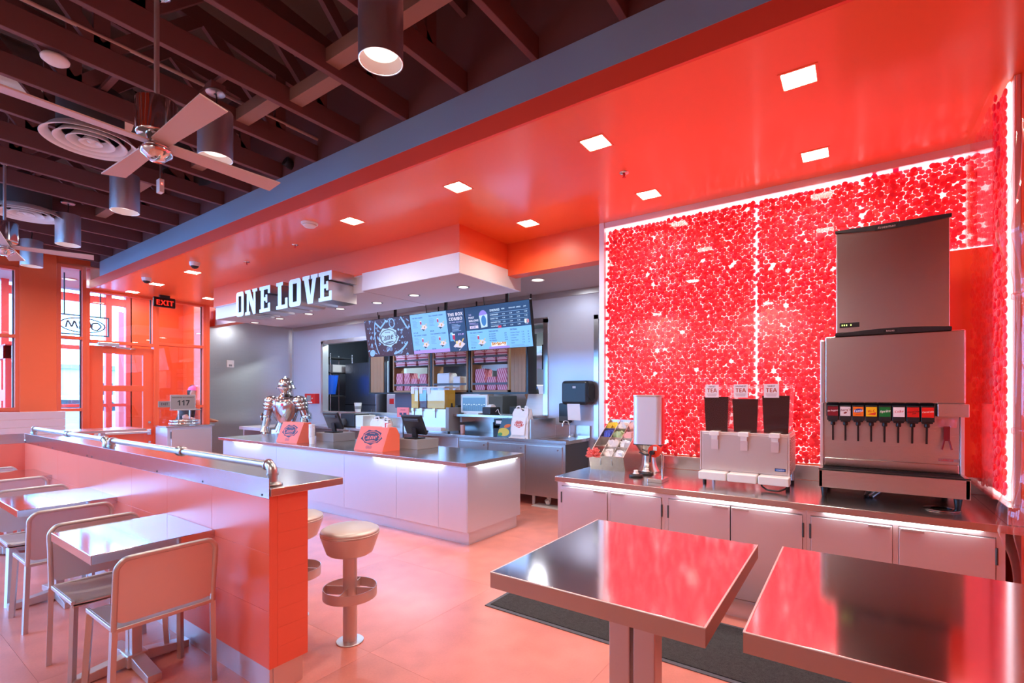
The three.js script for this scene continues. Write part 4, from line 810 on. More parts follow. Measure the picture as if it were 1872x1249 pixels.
// on the wall by the sink
{
  const t = thing('paper_towel_dispenser', 'large black paper towel dispenser with a hanging white sheet', 'towel dispenser', [-3.235, 1.40, -6.4]);
  part('case', B(-0.215, 0.215, 0, 0.345, 0, 0.24, 0.05), M.black, t);
  part('side_cap', [cyl(0.12, 0.12, 0.02, [0.215, 0.18, 0.12], [0, 0, PI / 2], 28)], M.blackSoft, t);
  part('towel', [bx(0.2, 0.24, 0.004, [-0.02, -0.10, 0.21], [0.1, 0, 0])], M.paper, t);
  part('logo', face(0.05, 0.03, [0, 0.25, 0.2405]), mat([0.5, 0.5, 0.5], 0.5), t);
  const s = thing('soap_dispenser', 'small dark soap dispenser below the towel dispenser', 'soap dispenser', [-3.475, 1.13, -6.4]);
  part('case', B(-0.085, 0.085, 0, 0.29, 0, 0.11, 0.02), M.black, s);
  part('push_bar', B(-0.07, 0.07, 0.02, 0.1, 0.11, 0.125, 0.008), M.darkGrey, s);
  const r = thing('fire_alarm_box', 'red wall box with a small window left of the serving opening', 'alarm box', [-9.84, 1.45, -6.4]);
  part('case', B(-0.19, 0.19, -0.105, 0.115, 0, 0.12, 0.008), M.redBox, r);
  part('window', B(-0.10, 0.05, -0.05, 0.075, 0.12, 0.124), M.grey, r);
  part('strip', B(-0.14, 0.1, -0.09, -0.065, 0.12, 0.124), M.plasticWhite, r);
  part('knob', cyl(0.014, 0.014, 0.02, [0.11, 0.01, 0.125], [PI / 2, 0, 0], 14), M.plasticWhite, r);
  const w = thing('wall_switch', 'white switch plate on the steel side wall', 'switch', [-10.72, 2.19, -5.02]);
  part('plate', B(0, 0.01, -0.075, 0.075, -0.07, 0.07, 0.003), M.plasticWhite, w);
  part('rocker', B(0.01, 0.016, -0.055, -0.015, -0.03, 0.035, 0.003), M.grey, w);
}
// shelf bench against the side wall
{
  const t = thing('tray_rail', 'low steel ledge with a red strip along the kitchen side wall', 'ledge', [0, 0, 0]);
  part('slab', B(-9.9, -9.1, 0.86, 0.92, -6.0, -4.8, 0.005), M.steelSoft, t);
  part('support', B(-9.86, -9.82, 0, 0.86, -5.96, -4.86), M.steelSoft, t); part('support', B(-9.2, -9.16, 0, 0.86, -5.96, -4.86), M.steelSoft, t);
  part('red_strip', B(-9.1, -9.097, 0.88, 0.905, -5.75, -5.35), M.redBox, t);
}
// ---------- drinks and gear on the back counter ----------
{
  const t = thing('lemonade_dispenser', 'three-tank drink dispenser with yellow lemonade on the back counter', 'drink dispenser', [0, KT, 0]);
  const y = (v) => v - KT;
  part('body', B(-6.10, -5.33, y(0.99), y(1.31), -6.15, -5.78, 0.005), M.steelFront, t);
  part('side_grille', [B(-5.33, -5.26, y(0.96), y(1.34), -6.15, -5.78, 0.004)], M.grey, t);
  [[-6.045, 'lemonade'], [-5.85, 'tea'], [-5.56, 'lemonade']].forEach(([x, m], i) => {
    const w = i === 2 ? 0.2 : 0.088;
    const k = part('tank', B(x - w, x + w, y(1.31), y(1.66), -6.06, -5.79, 0.01), M.acrylic, t);
    part('drink', B(x - w + 0.006, x + w - 0.006, y(1.316), y(1.62), -6.054, -5.796, 0.01), M[m], k);
    part('lid', B(x - w - 0.004, x + w + 0.004, y(1.655), y(1.675), -6.065, -5.785, 0.006), M.plasticWhite, k);
    part('card', B(x - w + 0.005, x - w + 0.085, y(1.56), y(1.66), -5.788, -5.785), M.paper, k);
    part('tap', [B(x - 0.03, x + 0.03, y(1.27), y(1.32), -5.80, -5.74, 0.006), B(x - 0.014, x + 0.014, y(1.17), y(1.27), -5.785, -5.762)], M.galv, t);
  });
  part('drip_tray', [B(-6.10, -5.73, y(0.965), y(1.02), -5.80, -5.68, 0.006), B(-5.71, -5.34, y(0.965), y(1.02), -5.80, -5.68, 0.006)], M.plasticWhite, t);
  for (const [x, z] of [[-6.05, -5.82], [-5.3, -5.82], [-6.05, -6.1], [-5.3, -6.1]]) part('leg', cyl(0.02, 0.02, 0.06, [x, 0.03, z], [0, 0, 0], 12), M.black, t);
  const mon = thing('order_monitor', 'pale framed order monitor on the pass shelf', 'monitor', [-4.93, 1.235, -6.02]);
  const scr = canvas(256, 160, (g, w, h) => { const gr = g.createLinearGradient(0, 0, 0, h); g.fillStyle = '#4d6f96'; g.fillRect(0, 0, w, h); g.fillStyle = '#8aa6c4'; g.fillRect(0, 0, w, 14); g.fillStyle = '#dce6f2'; for (let i = 0; i < 9; i++) g.fillRect(10 + i * 28, 84 + (i % 2) * 6, 16, 5); g.fillStyle = '#33506e'; for (let i = 0; i < 12; i++) g.fillRect(i * 22, 96, 2, 64); });
  part('case', B(-0.27, 0.27, 0.02, 0.31, -0.02, 0.02, 0.006), M.plasticWhite, mon);
  part('lit_screen', face(0.47, 0.235, [0, 0.165, 0.021]), screenMat(scr, 1.0), mon, true);
  part('foot', B(-0.12, 0.12, 0, 0.02, -0.06, 0.06), M.plasticWhite, mon);
  const pr = thing('receipt_printer', 'black receipt printer in front of the order monitor', 'printer', [-4.55, 1.235, -5.96], -0.3);
  part('case', B(-0.11, 0.11, 0, 0.12, -0.1, 0.1, 0.02), M.black, pr);
  part('paper_roll', cyl(0.05, 0.05, 0.1, [0.0, 0.11, 0], [0, 0, PI / 2], 18), M.paper, pr);
  part('cable', tube([[0.11, 0.05, 0], [0.17, 0.09, 0], [0.2, 0.03, 0], [0.21, 0.005, -0.02]], 0.005, 20, 6), M.plasticWhite, pr);
  const sh = thing('pass_shelf', 'steel pass shelf on brackets above the back counter', 'shelf');
  part('board', B(-6.4, -3.82, 1.195, 1.235, -6.36, -5.88, 0.004), M.steelTop, sh);
  for (const x of [-6.1, -5.2, -4.35]) part('bracket', B(x - 0.02, x + 0.02, 1.10, 1.195, -6.36, -6.0), M.steelSoft, sh);
  part('upstand', [B(-6.4, -3.82, KT, 1.195, -6.358, -6.33)], M.steel, sh);
  const bt = thing('sauce_bottle', 'small dark sauce bottle beside the order monitor', 'bottle', [-5.36, 1.235, -5.96]);
  part('glass', lathe([[0, 0], [0.035, 0], [0.036, 0.09], [0.014, 0.13], [0.014, 0.17], [0, 0.17]], 20), M.black, bt);
  part('label', lathe([[0.0368, 0.02], [0.0368, 0.075]], 20), M.paper, bt);
  const cr = thing('chip_rack', 'black wire rack at the back of the back counter', 'rack', [-4.36, KT, -5.98]);
  part('tray', [B(-0.1, 0.1, 0, 0.11, -0.1, 0.1, 0.006), B(-0.1, 0.1, 0.15, 0.25, -0.1, 0.08, 0.006), B(-0.1, -0.09, 0.1, 0.2, -0.1, 0.1), B(0.09, 0.1, 0.1, 0.2, -0.1, 0.1)], M.black, cr);
  part('packet', B(-0.05, 0.06, 0.18, 0.225, 0.08, 0.09), M.paper, cr);
  const ch = thing('crisp_bag', 'colourful crisp bag leaning beside the white bag', 'snack bag', [-4.17, KT, -5.79], 0.15);
  const tx = canvas(128, 160, (g) => { g.fillStyle = '#35607a'; g.fillRect(0, 0, 128, 160); g.fillStyle = '#cdb93a'; g.beginPath(); g.ellipse(50, 118, 56, 34, 0.2, 0, 7); g.fill(); g.fillStyle = '#d8672e'; g.beginPath(); g.ellipse(70, 66, 30, 16, -0.2, 0, 7); g.fill(); g.fillStyle = '#3f8a3a'; g.beginPath(); g.ellipse(24, 138, 22, 14, 0, 0, 7); g.fill(); });
  const g = new THREE.BoxGeometry(0.22, 0.27, 0.09, 6, 8, 2), p = g.attributes.position; for (let i = 0; i < p.count; i++) { const v = (p.getY(i) + 0.135) / 0.27; p.setXYZ(i, p.getX(i) + v * 0.05, p.getY(i) + 0.135, p.getZ(i) * (1 - 0.8 * v * v) - 0.05 * v); } g.computeVertexNormals();
  part('sack', g, printed(tx, 0.35), ch, true);
  bag('white takeout bag with a red logo beside the sink splash', -3.86, KT, -5.79, 0.32, 0.40, -0.1);
  solo('paper_stack', B(-4.02, -3.74, KT, KT + 0.015, -5.70, -5.665, 0.004), M.paper, 'small stack of white paper under the logo bag', 'paper');
  const cup = thing('paper_cup', 'white paper cup on the serving opening sill', 'cup', [-8.35, 1.185, -6.42]);
  part('wall', lathe([[0, 0], [0.055, 0], [0.075, 0.19], [0.07, 0.19], [0, 0.012]], 24), M.paper, cup); part('print', lathe([[0.063, 0.06], [0.0705, 0.12]], 24), M.grey, cup);
  const cm = thing('coffee_machine', 'black coffee machine on the back counter', 'coffee machine', [-7.95, KT, -6.05]);
  part('case', B(-0.22, 0.2, 0, 0.25, -0.18, 0.18, 0.02), M.black, cm); part('pot', lathe([[0, 0], [0.07, 0], [0.085, 0.06], [0.05, 0.13], [0, 0.13]], 20, [-0.1, 0.02, 0.2]), M.darkGrey, cm); part('side_box', B(0.2, 0.42, 0, 0.22, -0.15, 0.15, 0.01), M.plasticWhite, cm);
  const mug = solo('pink_tumbler', lathe([[0, 0], [0.035, 0], [0.04, 0.13], [0.036, 0.13], [0, 0.01]], 20, [-5.12, KT, -5.95]), mat([0.7, 0.4, 0.38], 0.5), 'small pink tumbler below the order monitor', 'tumbler');
}
// ---------- menu screens ----------
function menu(label, x0, x1, draw, w, h) {
  const yT = 2.735, yB = 2.15, zT = -5.10, zB = -5.20, L = Math.hypot(yT - yB, zT - zB), a = Math.atan2(zT - zB, yT - yB);
  const t = thing('menu_screen', label, 'menu screen', [(x0 + x1) / 2, (yT + yB) / 2, (zT + zB) / 2], 0, 'hanging menu screens');
  t.rotation.x = a;
  part('case', B(-(x1 - x0) / 2, (x1 - x0) / 2, -L / 2, L / 2, -0.06, 0, 0.005), M.black, t);
  part('lit_screen', face(x1 - x0 - 0.014, L - 0.014, [0, 0, 0.001]), screenMat(canvas(w, h, draw), 0.95), t, true);
  const px = 0.15; part('ceiling_mount', [rod([px, L / 2 - 0.05, -0.05], [px, 0.64, -0.13], 0.025, 14), cyl(0.07, 0.07, 0.02, [px, 0.63, -0.13], [-a, 0, 0], 20)], M.black, t);
  part('cable', tube([[-0.2, L / 2 - 0.02, -0.03], [-0.2, 0.45, -0.03], [-0.15, 0.5, -0.06], [-0.1, 0.52, -0.08]], 0.006, 20, 6), M.black, t);
  areaLight((x1 - x0) * 0.95, L * 0.95, [(x0 + x1) / 2, (yT + yB) / 2, (zT + zB) / 2 + 0.03], [(x0 + x1) / 2, 1.1, 2], [0.35, 0.55, 1], 1.2);
}
const txt = (g, s, x, y, f, c, al = 'left') => { g.font = f; g.fillStyle = c; g.textAlign = al; g.fillText(s, x, y); };
const lines = (g, x, y, n, w, c, dy = 9, h = 3) => { g.fillStyle = c; for (let i = 0; i < n; i++) g.fillRect(x, y + i * dy, w * (0.75 + 0.25 * ((i * 7) % 4) / 3), h); };
const food = (g, x, y, s) => { g.fillStyle = '#d8c8d8'; g.beginPath(); g.moveTo(x - 40 * s, y + 14 * s); g.lineTo(x + 6 * s, y - 22 * s); g.lineTo(x + 46 * s, y + 4 * s); g.lineTo(x, y + 40 * s); g.fill(); for (let i = 0; i < 20; i++) { g.strokeStyle = ['#d9b25c', '#c08a3c', '#e6cf8a'][i % 3]; g.lineWidth = 4.5 * s; g.beginPath(); const a = x + ((i * 37) % 56 - 26) * s, b = y + ((i * 23) % 34 - 14) * s; g.moveTo(a, b); g.lineTo(a + ((i * 13) % 20 - 8) * s, b - 16 * s); g.stroke(); } g.fillStyle = '#22344f'; g.beginPath(); g.moveTo(x - 30 * s, y + 18 * s); g.lineTo(x - 8 * s, y + 38 * s); g.lineTo(x + 18 * s, y + 26 * s); g.fill(); g.fillStyle = '#b0204a'; g.fillRect(x - 40 * s, y - 52 * s, 18 * s, 26 * s); g.fillStyle = '#e8e4f0'; g.fillRect(x - 42 * s, y - 58 * s, 22 * s, 7 * s); };
menu('left menu screen, dark with a white script logo and doodles', -6.485, -5.437, (g, w, h) => {
  g.fillStyle = '#40242c'; g.fillRect(0, 0, w, h);
  const c = '#86b4f2'; g.strokeStyle = c; g.fillStyle = c; g.lineCap = 'round'; let s = 11; const R = () => (s = (s * 1103515245 + 12345) % 2147483648) / 2147483648;
  for (let i = 0; i < 150; i++) { const x = R() * w, y = R() * h; if (Math.hypot((x - w * .52) / 1.25, y - h * .5) < 95) continue; g.globalAlpha = 0.5 + 0.5 * R(); g.beginPath(); if (R() < .5) g.ellipse(x, y, 4 + 15 * R(), 3 + 7 * R(), R() * 3, 0, 7); else { g.moveTo(x, y); g.lineTo(x + 26 * (R() - .5), y + 26 * (R() - .5)); g.lineTo(x + 34 * (R() - .5), y + 12 * R()); } g.fill(); } g.globalAlpha = 1;
  g.lineWidth = 9; g.beginPath(); g.arc(w * .86, h * .5, w * .66, 2.75, 3.55); g.stroke();   // chain
  g.lineWidth = 16; g.beginPath(); g.moveTo(w * .6, h * .95); g.quadraticCurveTo(w * .78, h * .9, w * .9, h * .68); g.stroke(); g.beginPath(); g.ellipse(w * .1, h * .9, 34, 26, -.5, 0, 7); g.fill();
  g.lineWidth = 9; g.beginPath(); g.ellipse(w * .62, h * .14, 28, 34, 0, 0, 7); g.stroke(); g.lineWidth = 14; g.beginPath(); g.moveTo(w * .26, h * .1); g.lineTo(w * .36, h * .24); g.lineTo(w * .5, h * .06); g.stroke(); g.beginPath(); g.moveTo(w * .82, 0); g.lineTo(w * .93, h * .3); g.stroke();
  emblem(g, w * .51, h * .5, 106, '#a8cbf8', '#34222e', '#a8cbf8'); loops(g, w * .5, h * .82, 15, c);
}, 512, 300);
menu('middle menu screen with four meal pictures and a dark combo column', -5.437, -4.37, (g, w, h) => {
  g.fillStyle = '#7db6ff'; g.fillRect(0, 0, w, h); g.fillStyle = '#a98bea'; g.fillRect(0, h - 26, w * .69, 26); g.fillStyle = '#233a64'; g.fillRect(w * .69, 0, w * .31, h);
  [['THE BOX COMBO', 20, 34, '$11.49'], ['THE 3 FINGER COMBO', 186, 30, '$9.49'], ['THE CANIAC COMBO', 20, 166, '$16.99'], ['THE SANDWICH COMBO', 186, 164, '$9.99']].forEach(([s, x, y, p]) => { txt(g, s, x, y, 'bold 13px sans-serif', '#1d2c4d'); lines(g, x, y + 14, 6, 50, '#6a92c8', 10, 4); food(g, x + 108, y + 66, .8); txt(g, p, x, y + 112, 'bold 15px sans-serif', '#1d2c4d'); });
  const c = w * .845; txt(g, 'THE BOX', c, 46, 'bold 33px sans-serif', '#e8dcf6', 'center'); txt(g, 'COMBO', c, 78, 'bold 33px sans-serif', '#e8dcf6', 'center'); txt(g, 'THE ONE. OUR WAY.', c, 96, 'bold 13px sans-serif', '#b9a4dd', 'center'); lines(g, c - 40, 106, 6, 80, '#8fa6d6', 9, 4);
  g.fillStyle = '#5aa0e0'; g.fillRect(c - 66, 170, 34, 54); g.fillStyle = '#a6cdf6'; g.fillRect(c - 60, 162, 22, 14); txt(g, '$11.49', c + 34, 186, 'bold 17px sans-serif', '#c9a8f0', 'center'); food(g, c + 6, 246, 1.25);
}, 512, 300);
menu('right menu screen with a drinks price list over light panels', -4.367, -3.30, (g, w, h) => {
  g.fillStyle = '#20385f'; g.fillRect(0, 0, w, h); g.fillStyle = '#79b8ff'; g.fillRect(0, h * .54, w, h); g.fillStyle = '#9a86e6'; g.fillRect(w * .34, h - 16, w * .32, 16);
  txt(g, 'THE', 30, 58, 'bold 12px sans-serif', '#c8b4ea'); txt(g, 'POST', 26, 80, 'bold 20px sans-serif', '#e8def8'); txt(g, 'MALONE', 26, 102, 'bold 20px sans-serif', '#e8def8'); lines(g, 30, 110, 2, 74, '#9a8ac8', 8, 4); g.fillStyle = '#d8c2f0'; g.fillRect(30, 130, 72, 20); txt(g, '$1.99', 40, 146, 'bold 16px sans-serif', '#20385f');
  g.fillStyle = '#8e7ce0'; g.beginPath(); g.ellipse(150, 70, 34, 40, 0, 0, 7); g.fill(); g.fillStyle = '#bcd4f4'; g.beginPath(); g.moveTo(116, 66); g.lineTo(186, 60); g.lineTo(178, 146); g.lineTo(126, 150); g.fill(); g.fillStyle = '#3a74b8'; g.beginPath(); g.ellipse(152, 102, 20, 36, 0, 0, 7); g.fill();
  txt(g, 'DRINKS', 206, 46, 'bold 22px sans-serif', '#cfe2fb'); ['KIDS', 'REGULAR', 'LARGE', 'JUG'].forEach((s, i) => txt(g, s, 300 + i * 56, 40, 'bold 11px sans-serif', '#cfe2fb'));
  ['LEMONADE', 'SWEET TEA', 'UNSWEET TEA', 'FOUNTAIN'].forEach((s, i) => { const y = 74 + i * 26; g.fillStyle = '#9cc0ee'; g.fillRect(206, y - 18, 290, 2); txt(g, s, 206, y, 'bold 12px sans-serif', '#cfe2fb'); for (let k = 0; k < 4; k++) txt(g, ['1.79', '2.29', '2.79', '7.99'][k], 302 + k * 56, y, 'bold 11px sans-serif', '#cfe2fb'); });
  g.fillStyle = '#d0304a'; g.fillRect(262, 146, 26, 14); g.fillStyle = '#dfe8f4'; g.fillRect(466, 118, 14, 26); g.fillStyle = '#c87a86'; g.fillRect(484, 122, 14, 22);
  txt(g, 'THE KIDS COMBO', 24, 184, 'bold 13px sans-serif', '#1d3052'); lines(g, 24, 196, 8, 56, '#6a9ad2', 10, 4); food(g, 118, 246, .8); txt(g, '$6.49', 24, 288, 'bold 15px sans-serif', '#1d3052');
  txt(g, 'TAILGATES', 182, 184, 'bold 15px sans-serif', '#1d3052'); ['25 FINGERS', '50 FINGERS', '75 FINGERS', '100 FINGERS'].forEach((s, i) => { txt(g, s, 182, 202 + i * 15, 'bold 10px sans-serif', '#2a4674'); txt(g, '$' + (38 + i * 36), 306, 202 + i * 15, 'bold 10px sans-serif', '#2a4674'); });
  g.fillStyle = '#eadfe6'; g.fillRect(194, 258, 120, 26); for (let i = 0; i < 46; i++) { g.strokeStyle = ['#c68a3e', '#a8642a', '#dba85a'][i % 3]; g.lineWidth = 6; g.beginPath(); g.moveTo(200 + (i * 29) % 104, 262 + (i * 7) % 16); g.lineTo(206 + (i * 29) % 104, 254 + (i * 11) % 18); g.stroke(); }
  txt(g, 'EXTRAS', 352, 184, 'bold 15px sans-serif', '#1d3052'); ['Chicken Finger', 'Crinkle Fries', 'Coleslaw', 'Texas Toast', 'Sauce'].forEach((s, i) => { txt(g, s, 352, 204 + i * 17, 'bold 10px sans-serif', '#35578a'); txt(g, '1.79', 436, 204 + i * 17, 'bold 10px sans-serif', '#35578a'); txt(g, '.35', 478, 204 + i * 17, 'bold 10px sans-serif', '#35578a'); }); lines(g, 352, 282, 2, 130, '#6a9ad2', 8, 4);
}, 512, 300);
// ---------- hanging rack with bags and boxes ----------
{
  const t = thing('hanging_rack', 'black steel and wood shelf rack hanging in the serving opening', 'rack');
  const zF = -6.12, zK = -6.36, y0 = 1.585, y1 = 2.45;
  const posts = [-7.60, -7.05, -6.90 - 0.08, -5.98, -5.14, -4.02];
  part('bottom_beam', B(-7.63, -3.98, y0 - 0.03, y0, zK, zF, 0.003), M.black, t);
  part('top_beam', B(-7.63, -3.98, y1, y1 + 0.03, zK, zF, 0.003), M.black, t);
  for (const x of [-7.61, -7.06, -5.985, -5.125, -4.0]) part('post', B(x - 0.018, x + 0.018, y0, y1, zK, zF, 0.002), M.black, t);
  part('hanger', [-7.55, -5.98, -5.12, -4.05].map((x) => rod([x, y1 + 0.03, -6.3], [x, 3.087, -6.3], 0.012)), M.black, t);
  // wooden boards and frames
  for (const [a, b] of [[-7.58, -7.21], [-4.30, -4.03]]) { const n = 4; for (let i = 0; i < n; i++) part('plank', B(a + i * (b - a) / n + 0.001, a + (i + 1) * (b - a) / n - 0.001, y0, y1, zF - 0.02, zF - 0.002, 0.001), M.wood, t); }
  for (const [a, b] of [[-6.95, -6.02], [-5.95, -5.16], [-5.09, -4.33]]) part('wood_frame', [B(a, a + 0.03, y0, y1, zK, zF), B(b - 0.03, b, y0, y1, zK, zF), B(a, b, y0, y0 + 0.03, zK, zF)], M.wood, t);
  for (const [a, b] of [[-6.92, -6.05], [-5.92, -5.19], [-5.06, -4.36]]) { part('shelf', [B(a, b, 2.035, 2.055, zK, zF - 0.005)], M.blackSoft, t); part('guard_bar', B(a, b, 2.135, 2.165, zF - 0.012, zF), M.rubber, t); part('guard_bar', B(a, b, 1.70, 1.735, zF - 0.012, zF), M.rubber, t); }
  const stripe = canvas(64, 64, (g) => { g.fillStyle = '#e9b9c2'; g.fillRect(0, 0, 64, 64); g.strokeStyle = '#c0506a'; g.lineWidth = 6; for (let i = -4; i < 10; i++) { g.beginPath(); g.moveTo(i * 13, 0); g.lineTo(i * 13 + 26, 64); g.stroke(); } });
  stripe.wrapS = stripe.wrapT = THREE.RepeatWrapping; stripe.repeat.set(5, 5);
  const boxT = canvas(64, 64, (g) => { g.fillStyle = '#f0cdd2'; g.fillRect(0, 0, 64, 64); g.strokeStyle = '#c04a62'; g.lineWidth = 3; g.beginPath(); g.ellipse(32, 36, 15, 8, 0, 0, 7); g.stroke(); g.fillStyle = '#c04a62'; g.fillRect(0, 52, 64, 6); });
  boxT.wrapS = boxT.wrapT = THREE.RepeatWrapping; boxT.repeat.set(4.5, 5);
  const mS = printed(stripe, 0.8), mB = printed(boxT, 0.8);
  const cols = ['left', 'middle', 'right'];
  [[-6.92, -6.05], [-5.92, -5.19], [-5.06, -4.36]].forEach(([a, b], s) => {
    const w = (b - a) / 3;
    for (let i = 0; i < 3; i++) for (let k = 0; k < 2; k++) {
      const c = thing('clamshell_box', ['lower', 'upper'][k] + ' pink printed food box, ' + cols[i] + ' stack on the top shelf of the ' + cols[s] + ' rack bay', 'food box', [a + w * (i + 0.5), 2.056 + k * 0.115, -6.23], 0, 'pink food boxes on the rack');
      const g = new THREE.BoxGeometry(w * 0.9, 0.11, 0.2), p = g.attributes.position; for (let q = 0; q < p.count; q++) if (p.getY(q) < 0) p.setXYZ(q, p.getX(q) * 0.86, p.getY(q), p.getZ(q) * 0.86); g.computeVertexNormals(); g.translate(0, 0.056, 0);
      part('tray', g, mB, c); part('lid_rim', B(-w * 0.46, w * 0.46, 0.085, 0.094, -0.102, 0.102), M.paper, c);
    }
  });
  const lows = [[-6.80, 0.30, 0.17, 1], [-6.60, 0.30, 0.15, 1], [-6.42, 0.20, 0.16, 1], [-6.2, 0.28, 0.17, 1], [-5.72, 0.28, 0.28, 0], [-5.42, 0.22, 0.15, 0], [-4.92, 0.33, 0.2, 1], [-4.69, 0.2, 0.18, 1], [-4.48, 0.33, 0.2, 1]];
  const lw = ['far left striped paper bag stack on the rack floor', 'striped paper bag stack second from the rack left', 'short striped bag stack in the left rack bay', 'striped bag stack beside the left bay edge', 'wide white paper bag block in the middle rack bay', 'narrow white carton in the middle rack bay', 'tall striped bag stack at the left of the right rack bay', 'short striped bag stack in the right rack bay', 'tall striped bag stack at the right of the right rack bay'];
  lows.forEach(([x, h, w, st], i) => { const c = thing('bag_stack', lw[i], 'paper bags', [x, 1.616, -6.24], 0, 'paper bags on the rack floor'); part('stack', bx(w, h, 0.2, [0, h / 2, 0], [0, 0, 0], 0.01), st ? mS : M.paper, c); part('top_fold', bx(w * 0.9, 0.012, 0.18, [0, h + 0.007, 0], [0, 0, 0.03]), st ? mS : M.paper, c); });
}
// ---------- kitchen beyond the opening ----------
{
  const h = thing('exhaust_hood', 'long curved steel exhaust hood in the kitchen', 'hood', [0, 0, 0]);
  const s = shp([[0, 0], [0.9, 0], [0.9, 0.12], [0.55, 0.42], [0, 0.42]]); const g = extr(s, 6.4, 0.01); g.rotateY(-PI / 2); g.translate(-3.6, 2.35, -8.9);
  part('canopy', g, M.steelTop, h);
  part('lip', B(-10.0, -3.6, 2.30, 2.35, -8.05, -8.0), M.steel, h);
  const f1 = thing('steel_fridge', 'tall dark steel cabinet behind the serving opening', 'fridge', [-9.35, 0, -7.6]);
  part('case', B(-0.55, 0.55, 0, 2.28, -0.35, 0.35, 0.01), M.steelV.clone(), f1); f1.children[0].material.color.setRGB(0.36, 0.37, 0.44);
  part('door_gap', B(-0.55, 0.55, 1.30, 1.315, 0.345, 0.352), M.black, f1); part('handle', B(0.42, 0.45, 0.7, 1.2, 0.35, 0.39, 0.008), M.chrome, f1);
  const f2 = thing('white_panel_unit', 'pale kitchen cabinet left of the rack', 'cabinet', [-8.35, 0, -7.75]);
  part('case', B(-0.3, 0.32, 1.55, 2.3, -0.35, 0.3, 0.01), M.kitchenWhite, f2); part('base', B(-0.3, 0.32, 0, 1.55, -0.35, 0.32, 0.01), M.steelSoft, f2); part('tag', B(-0.2, -0.06, 1.33, 1.45, 0.32, 0.325), M.redBox, f2);
  const bk = thing('blue_bucket', 'bright blue bucket hanging left in the serving opening', 'bucket', [-9.78, 1.55, -6.74]);
  part('shell', lathe([[0, 0], [0.13, 0], [0.19, 0.42], [0.2, 0.43], [0.18, 0.42], [0.12, 0.02], [0, 0.02]], 28), M.blueBucket, bk);
  part('handle', tube([[-0.19, 0.41, 0], [-0.1, 0.5, 0.08], [0.1, 0.5, 0.08], [0.19, 0.41, 0]], 0.01, 24, 6), M.black, bk);
  const wr = thing('wire_shelving', 'wire shelving with dark racks at the left of the kitchen', 'shelving', [-10.2, 0, -7.2]);
  for (const [x, z] of [[-0.3, -0.3], [0.22, -0.3], [-0.3, 0.3], [0.22, 0.3]]) part('post', rod([x, 0, z], [x, 2.5, z], 0.014), M.chrome, wr);
  for (const y of [0.5, 1.5, 2.05, 2.4]) part('shelf', [B(-0.3, 0.22, y, y + 0.02, -0.3, 0.3)], M.darkGrey, wr);
  part('bin', [B(-0.25, 0.17, 2.07, 2.25, -0.2, 0.2, 0.01)], M.paper, wr);
  // fry line behind
  const fl = thing('fry_line', 'dark kitchen equipment line seen under the rack', 'kitchen equipment', [0, 0, 0]);
  part('table', B(-7.9, -3.3, 0, 0.95, -8.9, -8.1, 0.01), M.steel, fl);
  for (let i = 0; i < 7; i++) part('unit', B(-7.7 + i * 0.62, -7.25 + i * 0.62, 0.95, 1.3 + 0.22 * ((i * 5) % 3), -8.8, -8.25, 0.02), [M.black, M.steelSoft, M.darkGrey][i % 3], fl);
  for (let i = 0; i < 5; i++) part('wall_rack', B(-7.4 + i * 0.9, -6.8 + i * 0.9, 1.75, 2.1, -9.15, -8.95, 0.01), [M.kitchenWhite, M.steelSoft][i % 2], fl);
  const pt = thing('prep_table', 'steel prep table just behind the serving opening', 'table', [0, 0, 0]);
  part('top', B(-9.0, -4.9, 0.9, 0.94, -7.2, -6.6, 0.004), M.steelTop, pt); for (const x of [-8.9, -6.5, -5.0]) part('leg', B(x - 0.03, x + 0.03, 0, 0.9, -7.15, -6.65), M.steel, pt);
  const mn = thing('kitchen_screen', 'grey back of a monitor under the wooden rack panel', 'monitor', [-7.15, 1.30, -6.62]);
  part('case', B(-0.28, 0.28, -0.02, 0.26, -0.03, 0.03, 0.01), mat([0.12, 0.10, 0.15], 0.5), mn); part('arm', rod([0, 0.24, -0.03], [0, 0.5, -0.06], 0.02), M.black, mn);
  const tk = thing('ticket_holder', 'stack of pale sloped order slips at the right of the opening', 'slip holder', [-4.06, 1.186, -6.45]);
  part('board', bx(0.34, 0.36, 0.02, [0, 0.2, 0], [-0.35, 0, 0.0], 0.004), M.plasticWhite, tk); part('slip', [0, 1, 2, 3].map((k) => bx(0.3, 0.06, 0.006, [0, 0.1 + k * 0.075, 0.045 - k * 0.027], [-0.35, 0, 0])), M.paper, tk);
  const sg = thing('hanging_poster', 'dark poster with white letters hanging right of the rack', 'poster', [-3.98, 1.95, -6.75]);
  const px = canvas(128, 192, (g) => { g.fillStyle = '#15151b'; g.fillRect(0, 0, 128, 192); txt(g, 'ERS!', 64, 92, 'bold 44px sans-serif', '#f3efe6', 'center'); g.fillStyle = '#d83a28'; g.fillRect(14, 108, 96, 9); });
  part('board', B(-0.14, 0.14, 0, 0.4, -0.01, 0.01), M.black, sg); part('print', face(0.27, 0.38, [0, 0.2, 0.0105]), printed(px), sg, true); part('string', rod([0, 0.4, 0], [0, 1.05, 0], 0.004), M.black, sg);
  const sp = thing('spoon_rack', 'wall of hanging tools at the right of the kitchen opening', 'tool rack', [-3.7, 1.75, -7.4]);
  part('panel', B(-0.35, 0.3, 0, 0.75, -0.02, 0.0), M.kitchenWhite, sp); part('tool', Array.from({ length: 5 }, (_, i) => ell(0.05, 0.07, 0.015, [-0.28 + i * 0.13, 0.5 - 0.1 * (i % 2), 0.03])), M.black, sp);
